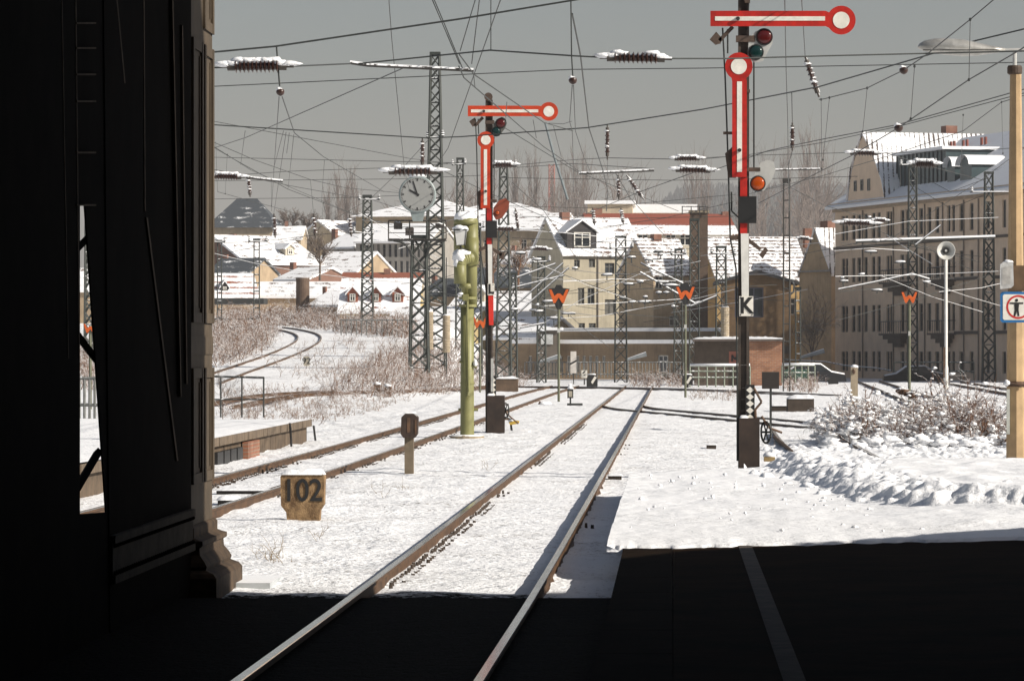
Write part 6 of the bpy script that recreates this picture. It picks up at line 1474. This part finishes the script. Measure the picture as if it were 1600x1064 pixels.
tube('support_tube','snowy horizontal tube right of the K semaphore orange lamp','support tube',[(1190,266,150),(1281,264,150)],0.045,snowy_bar)
tube('support_tube','long snowy tube spanning two masts across the apartment block','support tube',[(1337,377,240),(1555,370,240)],0.12,M('deep_snowy_bar',(0.05,0.05,0.045),0.7,snow=0.0,var=0.3))
tube('support_tube','bluish leaning steel strut rising from the centre roofs into the sky','support tube',[(852,192,170),(866,245,170),(887,312,170)],0.055,M('strut_grey',(0.14,0.17,0.18),0.5,var=0.2))
SB = M('deep_snowy_bar',(0,0,0))
for lab, a, b in (('upper left snowy bracket tube slanting up before the cream house gable',(800,482),(880,411)),('lower left snowy bracket tube slanting up before the cream house gable',(806,492),(889,418)),
                  ('upper snowy bracket tube slanting down towards the right W board',(1001,411),(1078,448)),('lower snowy bracket tube slanting down towards the right W board',(1000,425),(1086,474)),
                  ('short snowy bracket tube level with the cream house attic',(800,436),(868,412)),('snowy bracket tube just right of the L plate',(800,450),(882,430)),
                  ('snowy bracket tube below the left W board edge',(812,512),(850,505)),('snowy bracket tube slanting up right of the brick stack',(1080,478),(1120,462)),
                  ('short snowy bracket slanting in front of the apartment block third window',(1430,383),(1470,352)),
                  ('snowy arched bracket tube across the apartment second floor',(1310,452),(1370,440)),('second snowy arched bracket tube across the apartment second floor',(1370,440),(1425,428)),('snowy bracket tube end right of the arched bracket',(1425,428),(1452,436))):
    tube('bracket_tube', lab, 'bracket tube', [(a[0],a[1],232),(b[0],b[1],232)], 0.06, SB)
def wire(label, pts, r=0.010, mat=wire_m, sag=0.0):
    r *= 1.18
    P = [px2(*p) for p in pts]
    if sag and len(P) == 2:
        a,b = P; P = [(lerp(a[0],b[0],t/10),lerp(a[1],b[1],t/10),lerp(a[2],b[2],t/10)-sag*4*t/10*(1-t/10)) for t in range(11)]
    k = MB(); k.tube(P, r, 5); return single('overhead_wire', k, mat, label, 'wire')
wire('thick span wire rising from the pilaster to the top edge above the L semaphore',[(300,85,60),(430,73,60),(720,30,60),(925,-4,60)],0.013)
wire('span wire holding the big snow-topped insulator at the upper left',[(300,107,60),(345,106,60)],0.011)
wire('span wire between the snow-topped insulator and the support tube',[(458,104,60),(548,100,64)],0.011)
wire('span wire from the support tube through the dark insulator in open sky',[(560,100,62),(668,89,62),(766,79,61),(892,87.5,60),(938,90,60)],0.011)
wire('span wire from the dark insulator past both K semaphore arms to the lamp',[(1049,92,60),(1140,92,61),(1280,88,62),(1445,84,63),(1700,78,63)],0.011)
wire('thin level wire below the main span wire across the whole sky',[(300,137,75),(720,117,75),(892,109,75),(1100,107,75),(1280,104,75),(1700,96,75)],0.008)
wire('lower span wire from the pilaster past the tallest mast up to the lamp luminaire',[(300,193,90),(327,195,90),(667,216,90),(720,214,90),(917,200,88),(1100,171,84),(1280,136,76),(1445,88,70),(1525,64,68),(1700,22,66)],0.012)
wire('diagonal wire climbing from left of the clock to the support tube',[(300,243,130),(385,215,110),(630,107,66)],0.009)
wire('sloping wire from the pilaster down to the clock insulator',[(300,181,120),(329,189,120),(640,248,150),(720,258,160)],0.010)
wire('lower sloping contact wire left of the clock',[(300,211,140),(367,250,160),(450,296,180),(547,333,210),(640,360,240)],0.013)
wire('upper sloping carrying wire left of the clock',[(300,208,140),(397,250,160),(485,281,180),(541,294,195),(640,303,220)],0.012)
wire('level wire just above the slate hip roof',[(300,245,170),(329,246,170),(720,255,170),(762,257,200)],0.011)
wire('slightly arched wire above the slate hip roof',[(380,273,180),(450,268,180),(620,262,180),(700,256,180)],0.011)
wire('level wire over the left rooftops behind the clock',[(300,283,190),(620,280,190),(760,274,190)],0.011)
wire('lower level wire over the left rooftops',[(300,312,210),(348,311,210),(545,309,210),(640,305,210)],0.011)
wire('long hanging wire running down from the top edge to the clock',[(607,-8,70),(612,60,78),(622,165,95),(632,266,120),(640,300,150)],0.008)
wire('left wire of the twin slanting down to the support tube end',[(672,-8,64),(718,100,66)],0.008)
wire('right wire of the twin slanting down to the support tube end',[(675,-8,64),(697,44,65),(723,108,66)],0.008)
wire('wire slanting up left from the support tube to the top edge',[(745,-8,62),(719,80,66)],0.008)
wire('wire rising steeply from the support tube end to the top edge',[(750,-8,62),(737,100,66)],0.008)
wire('short upright wire from the span wire to the top edge left of the L semaphore',[(767,-8,61),(767,78,61)],0.007)
wire('wire crossing down from the top edge to the foot of the tallest mast',[(785,-8,62),(700,232,105),(680,262,120)],0.009)
wire('upper wire of the catenary passing behind the arm of the L semaphore',[(718,86,64),(741,117,66),(850,192,90),(895,205,100)],0.010)
wire('lower wire of the catenary passing behind the arm of the L semaphore',[(717,104,65),(725,122,66),(850,230,100),(908,270,125)],0.010)
wire('link wire between the L catenary and the hanging insulators',[(858,193,95),(880,194,98),(893,190,100)],0.008)
wire('left dropper wire hanging from the top left span wire',[(432,73,60),(435,112,60),(437,135,60)],0.012)
wire('wire from the round insulator at the upper left down to the sloping wire',[(441,152,60),(460,208,75),(505,245,95),(600,300,140)],0.008)
wire('thin upright wire under the round insulator at the upper left',[(436,152,60),(428,266,120),(424,330,170)],0.007)
wire('dropper from the thick span wire to the round insulator in open sky',[(892,2,60),(893,87,60),(895,120,60)],0.010)
wire('long curved wire falling from the top edge to the dark dormer of the cream house',[(894,22,60),(907,87,65),(920,200,90),(942,266,120),(950,300,150),(947,330,170)],0.012)
wire('left wire below the round insulator in open sky',[(894,134,60),(890,190,80),(894,205,90),(896,255,120)],0.007)
wire('right wire below the round insulator in open sky',[(896,134,60),(899,205,85),(912,245,110),(925,275,130)],0.007)
wire('wire from the L semaphore mast insulator right to the upper pair of insulators',[(808,258,200),(895,250,170),(950,247,150),(1050,249,140)],0.012)
wire('lower wire from the mast insulator to the steel tube above the cream house',[(808,262,200),(895,256,160),(1020,264,125)],0.011)
wire('level far wire across the centre skyline',[(780,278,200),(1050,282,200),(1180,280,200),(1340,276,200)],0.013)
wire('lower level far wire across the centre skyline',[(780,322,230),(950,326,230),(1000,318,230),(1150,304,230)],0.012)
wire('rising wire from the insulator pair past the K mast to the lamp post',[(1116,266,112),(1200,236,105),(1280,219,98),(1404,195,90),(1600,140,80),(1700,112,78)],0.010)
wire('second rising wire close beneath the one from the insulator pair',[(1097,249,140),(1170,242,130),(1280,224,110),(1404,198,95),(1600,146,85)],0.009)
wire('thin level wire behind the vertical arm of the K semaphore',[(1098,247,140),(1180,243,140),(1320,239,140)],0.009)
wire('level wire from the curved gable insulator towards the dormers',[(1376,240,140),(1500,236,140),(1700,226,140)],0.009)
wire('wire falling from the top edge right of the K semaphore',[(1226,-8,62),(1228,100,75),(1231,200,95),(1232,300,130)],0.008)
wire('wire falling from the top edge to the slanting insulator',[(1252,-8,62),(1258,88,82)],0.008)
wire('dropper to the upright insulator right of the K semaphore',[(1237,146,100),(1238,192,110)],0.012)
wire('wire below the upright insulator right of the K semaphore',[(1238,236,110),(1232,258,115),(1233,330,150)],0.010)
def catenary(label, up, low, ts, r=0.010, cat='catenary'):
    root = T('catenary_wires', label, cat, px2(*up[0]))
    k = MB(); k.tube([px2(*p) for p in up], r, 5); k.build('carrying_wire', wire_m, root)
    k = MB(); k.tube([px2(*p) for p in low], r*1.1, 5); k.build('contact_wire', wire_m, root)
    for a, b in ts:
        k = MB(); k.cyl(px2(*a), px2(*b), r*0.6, n=4); k.lump(px2(*a), r*2.2, r*2.2, r*3, 6, 5, 0); k.lump(px2(*b), r*2.2, r*2.2, r*3, 6, 5, 0); k.build('dropper', wire_m, root)
catenary('catenary with droppers rising past the lamp luminaire to the upper right corner',[(1280,156,80),(1288,155,79),(1355,138,74),(1412,110,66),(1446,87,64),(1516,31,60),(1562,-8,58)],[(1185,318,115),(1280,269,98),(1328,245,86),(1404,200,70),(1514,125,62),(1583,85,58),(1700,14,54)],
    [((1355,138,74),(1348,206,80)),((1429,104,65),(1423,186,68)),((1516,31,60),(1514,125,62)),((1296,153,78),(1286,250,92)),((1283,156,80),(1284,264,96))])
catenary('catenary in front of the apartment roof running to the lamp post',[(1160,306,170),(1285,275,140),(1401,240,115),(1505,205,100),(1565,160,92),(1700,120,85)],[(1280,404,220),(1394,372,200),(1534,281,150),(1600,232,130),(1700,170,110)],
    [((1505,180,100),(1502,262,118)),((1565,160,92),(1567,240,112)),((1406,249,120),(1407,290,130))])
catenary('far catenary over the left rooftops behind the far poplars',[(329,226,150),(392,266,165),(470,300,190),(560,338,220)],[(340,300,180),(450,330,205),(560,372,240)],[((355,242,155),(352,303,182)),((424,281,176),(424,322,198)),((505,318,200),(503,348,220))],0.012)
for lab, a, b in (('thin dropper left of the slate hip roof',(337,222,150),(340,300,175)),('thin dropper crossing the slate hip roof',(383,205,90),(376,258,160)),('thin dropper hanging beside the slate hip roof',(443,205,90),(427,266,170)),('left dropper pair wire in the left sky',(447,207,90),(428,333,170)),('second dropper pair wire in the left sky',(452,208,90),(448,240,110)),('third dropper pair wire in the left sky',(459,211,90),(450,296,180)),
                  ('dropper above the far poplars on the left',(507,250,130),(502,317,190)),('dropper right of the far poplars on the left',(551,270,185),(546,336,200)),('dropper left of the slim mast',(485,281,180),(490,334,175)),
                  ('hanger from the twin arms above the L semaphore',(740,117,66),(742,136,68)),('left loop dropper beside the L semaphore arm',(792,160,76),(790,184,82)),('right loop dropper beside the L semaphore arm',(833,188,86),(838,216,94)),
                  ('dropper behind the steel strut above the centre roofs',(865,198,95),(877,245,115)),('long dropper above the flat beige block',(896,255,120),(896,300,140)),('dropper wire left of the upright insulator in the centre',(949,250,112),(948,330,150)),
                  ('dropper on the right of the ladder-like mast',(1260,232,108),(1266,300,130)),('second dropper on the right of the ladder-like mast',(1273,226,104),(1279,268,110)),('dropper from the upper roof wire on the apartment block',(1430,238,115),(1430,330,150))):
    wire(lab, [a,b], 0.007)
for i,(lab,pts) in enumerate((('snow-white wire across the apartment block below the second window row',[(1305,392,220),(1360,388,220),(1420,392,225)]),('pale wire slanting across the left roofs under the slate house',[(330,395,250),(400,412,250),(470,425,250),(560,436,250),(640,442,250)]),
    ('pale wire over the snowy houses left of the water crane',[(560,332,230),(640,380,235),(700,412,240)]),('pale wire crossing the cream house front',[(850,505,235),(905,470,235),(1000,428,235),(1095,408,235)]),
    ('pale snowy wire level with the cream house attic windows',[(790,358,220),(880,364,220),(960,372,230),(1060,384,240)]),('second pale snowy wire crossing the cream house front',[(880,440,225),(960,436,230),(1080,440,235)]),
    ('third pale snowy wire crossing the cream house front low down',[(850,478,225),(950,474,230),(1090,466,235)]),('pale wire across the yellow house roof',[(1095,400,235),(1230,384,230),(1300,378,225)]),
    ('pale wire crossing the signal box below its roof',[(1085,440,240),(1130,430,235),(1230,428,230)]),('pale level wire across the apartment block second floor',[(1305,432,220),(1420,430,225),(1560,424,225)]),
    ('pale level wire across the apartment block top floor',[(1305,366,200),(1420,346,200),(1560,340,200)]))):
    wire(lab, pts, 0.016, M('snowy_wire',(0.22,0.22,0.21),0.7,snow=0.2,var=0.3))

for i,(lab,pts) in enumerate((
    ('wire slanting down from the clock insulator behind the water crane',[(694,268,135),(760,300,170),(880,352,210)]),('wire slanting from the mast right of the L semaphore to the cream gable',[(800,285,222),(850,330,225),(905,410,228)]),
    ('wire from the L semaphore top slanting down past the flat beige block',[(772,190,140),(900,268,170),(1060,330,205)]),('wire rising from the cream house roof to the insulator pair',[(890,345,215),(1000,300,170),(1095,266,120)]),
    ('wire rising from the tiled house to the steel tube',[(1040,370,220),(985,310,170),(960,268,128)]),('level wire along the red roof ridge',[(800,338,220),(960,342,220),(1150,338,220)]),
    ('level wire crossing the cream house dormer',[(800,372,225),(940,378,225),(1110,372,225)]),('wire across the left sky from the pilaster to the slim mast',[(320,262,150),(450,290,200),(572,312,260)]),
    ('wire from the slim mast to the clock mast cage',[(580,312,260),(640,332,220),(700,345,200)]),('wire from the slim mast down across the dormer house',[(566,318,265),(470,372,262),(340,398,262)]),
    ('wire from the tallest mast down to the slim mast',[(672,216,200),(630,262,230),(580,310,262)]),('wire between the two ladder masts on the left and the slim mast',[(343,380,266),(401,378,268),(560,360,266)]),
    ('wire from the K semaphore spectacle level to the ladder-like mast top',[(1180,300,120),(1229,286,190)]),('wire from the ladder-like mast down to the apartment block corner',[(1229,290,195),(1290,322,205),(1390,350,225)]),
    ('wire crossing the gabled tan house',[(1180,392,215),(1260,396,215),(1340,380,215)]),('wire sagging between the two masts before the apartment block',[(1426,268,252),(1485,300,250),(1545,278,248)]),
    ('lower wire sagging between the two masts before the apartment block',[(1426,290,252),(1485,326,250),(1545,302,248)]),('wire slanting across the apartment dormers to the right mast',[(1380,238,180),(1460,262,210),(1545,284,246)]),
    ('long wire slanting across the apartment block lower floors',[(1310,500,230),(1425,470,235),(1545,430,240)]),('wire across the signal box window level',[(1085,470,240),(1130,466,235),(1232,470,232)]),('wire low across the brown low building',[(800,520,235),(970,512,240),(1085,508,240)]))):
    wire(lab, pts, 0.014, wire_m)
rt = random.Random(91)
for (x0,x1,y0,y1,n,lab,g) in ((780,1110,345,505,26,'thin wire in the tangle of overhead line before the cream and tiled houses','tangle of wires in the centre'),(1300,1575,330,470,10,'thin wire in the web of overhead line before the apartment block','web of wires on the right'),(560,780,300,470,10,'thin wire among the lattice masts behind the water crane','wires among the left masts')):
    for i in range(n):
        a = rt.uniform(x0,x1-60); b = a+rt.uniform(60,220); ya = rt.uniform(y0,y1); yb = ya+rt.uniform(-60,60); d0, d1 = rt.uniform(205,240), rt.uniform(205,240)
        o = wire(lab, [(a,ya,d0),((a+b)/2,(ya+yb)/2+rt.uniform(1,5),(d0+d1)/2),(b,yb,d1)], 0.013, M('snowy_wire',(0,0,0)) if i%3 == 0 else wire_m)
        tag(o, group=g)
# small snowy hardware hung along the lines (clamps, weights), many too small to tell apart
rngh = random.Random(55)
for i in range(46):
    zone = rngh.choice(((800,900,395,520,'of the cream house gable'),(900,1010,400,500,'of the cream house front'),(1000,1110,385,480,'of the tiled house'),(1310,1500,330,460,'of the apartment block')))
    px = rngh.uniform(zone[0],zone[1]); py = rngh.uniform(zone[2],zone[3]); d = rngh.uniform(215,245); c = px2(px,py,d); w_ = rngh.uniform(0.1,0.45)
    root = T('line_clamp','small snow-covered clamp hanging on the wires in front '+zone[4],'clamp',c,'snowy line clamps '+zone[4])
    k = MB(); k.cyl((c[0]-w_,c[1],c[2]),(c[0]+w_,c[1],c[2]+rngh.uniform(-0.06,0.06)),0.045,n=6); k.cyl((c[0],c[1],c[2]-rngh.uniform(0.1,0.5)),(c[0],c[1],c[2]+0.1),0.03,n=5); k.build('body', iron, root)
    k = MB(); k.lump((c[0],c[1],c[2]+0.06),w_*0.95,0.09,0.06,8,5,0.25,i); k.build('snow_cap', snow_soft, root, True)

# ---------------------------------------------------------------- winter haze
def haze():
    m = bpy.data.materials.new('haze'); m.use_nodes = True; t = m.node_tree; t.nodes.clear()
    v = t.nodes.new('ShaderNodeVolumePrincipled'); v.inputs['Color'].default_value = (0.88,0.86,0.885,1); v.inputs['Density'].default_value = HAZE; v.inputs['Anisotropy'].default_value = 0.0
    o_ = t.nodes.new('ShaderNodeOutputMaterial'); t.links.new(v.outputs[0], o_.inputs['Volume'])
    k = MB(); k.box(-1450,1450,-125,3500,-3,140); o = k.build('haze', m); o['kind'] = 'stuff'; o['label'] = 'thin pale winter haze over the town'
HAZE = 0.00023
haze()
sc.cycles.volume_step_rate = 5.0
sc.cycles.use_denoising = True
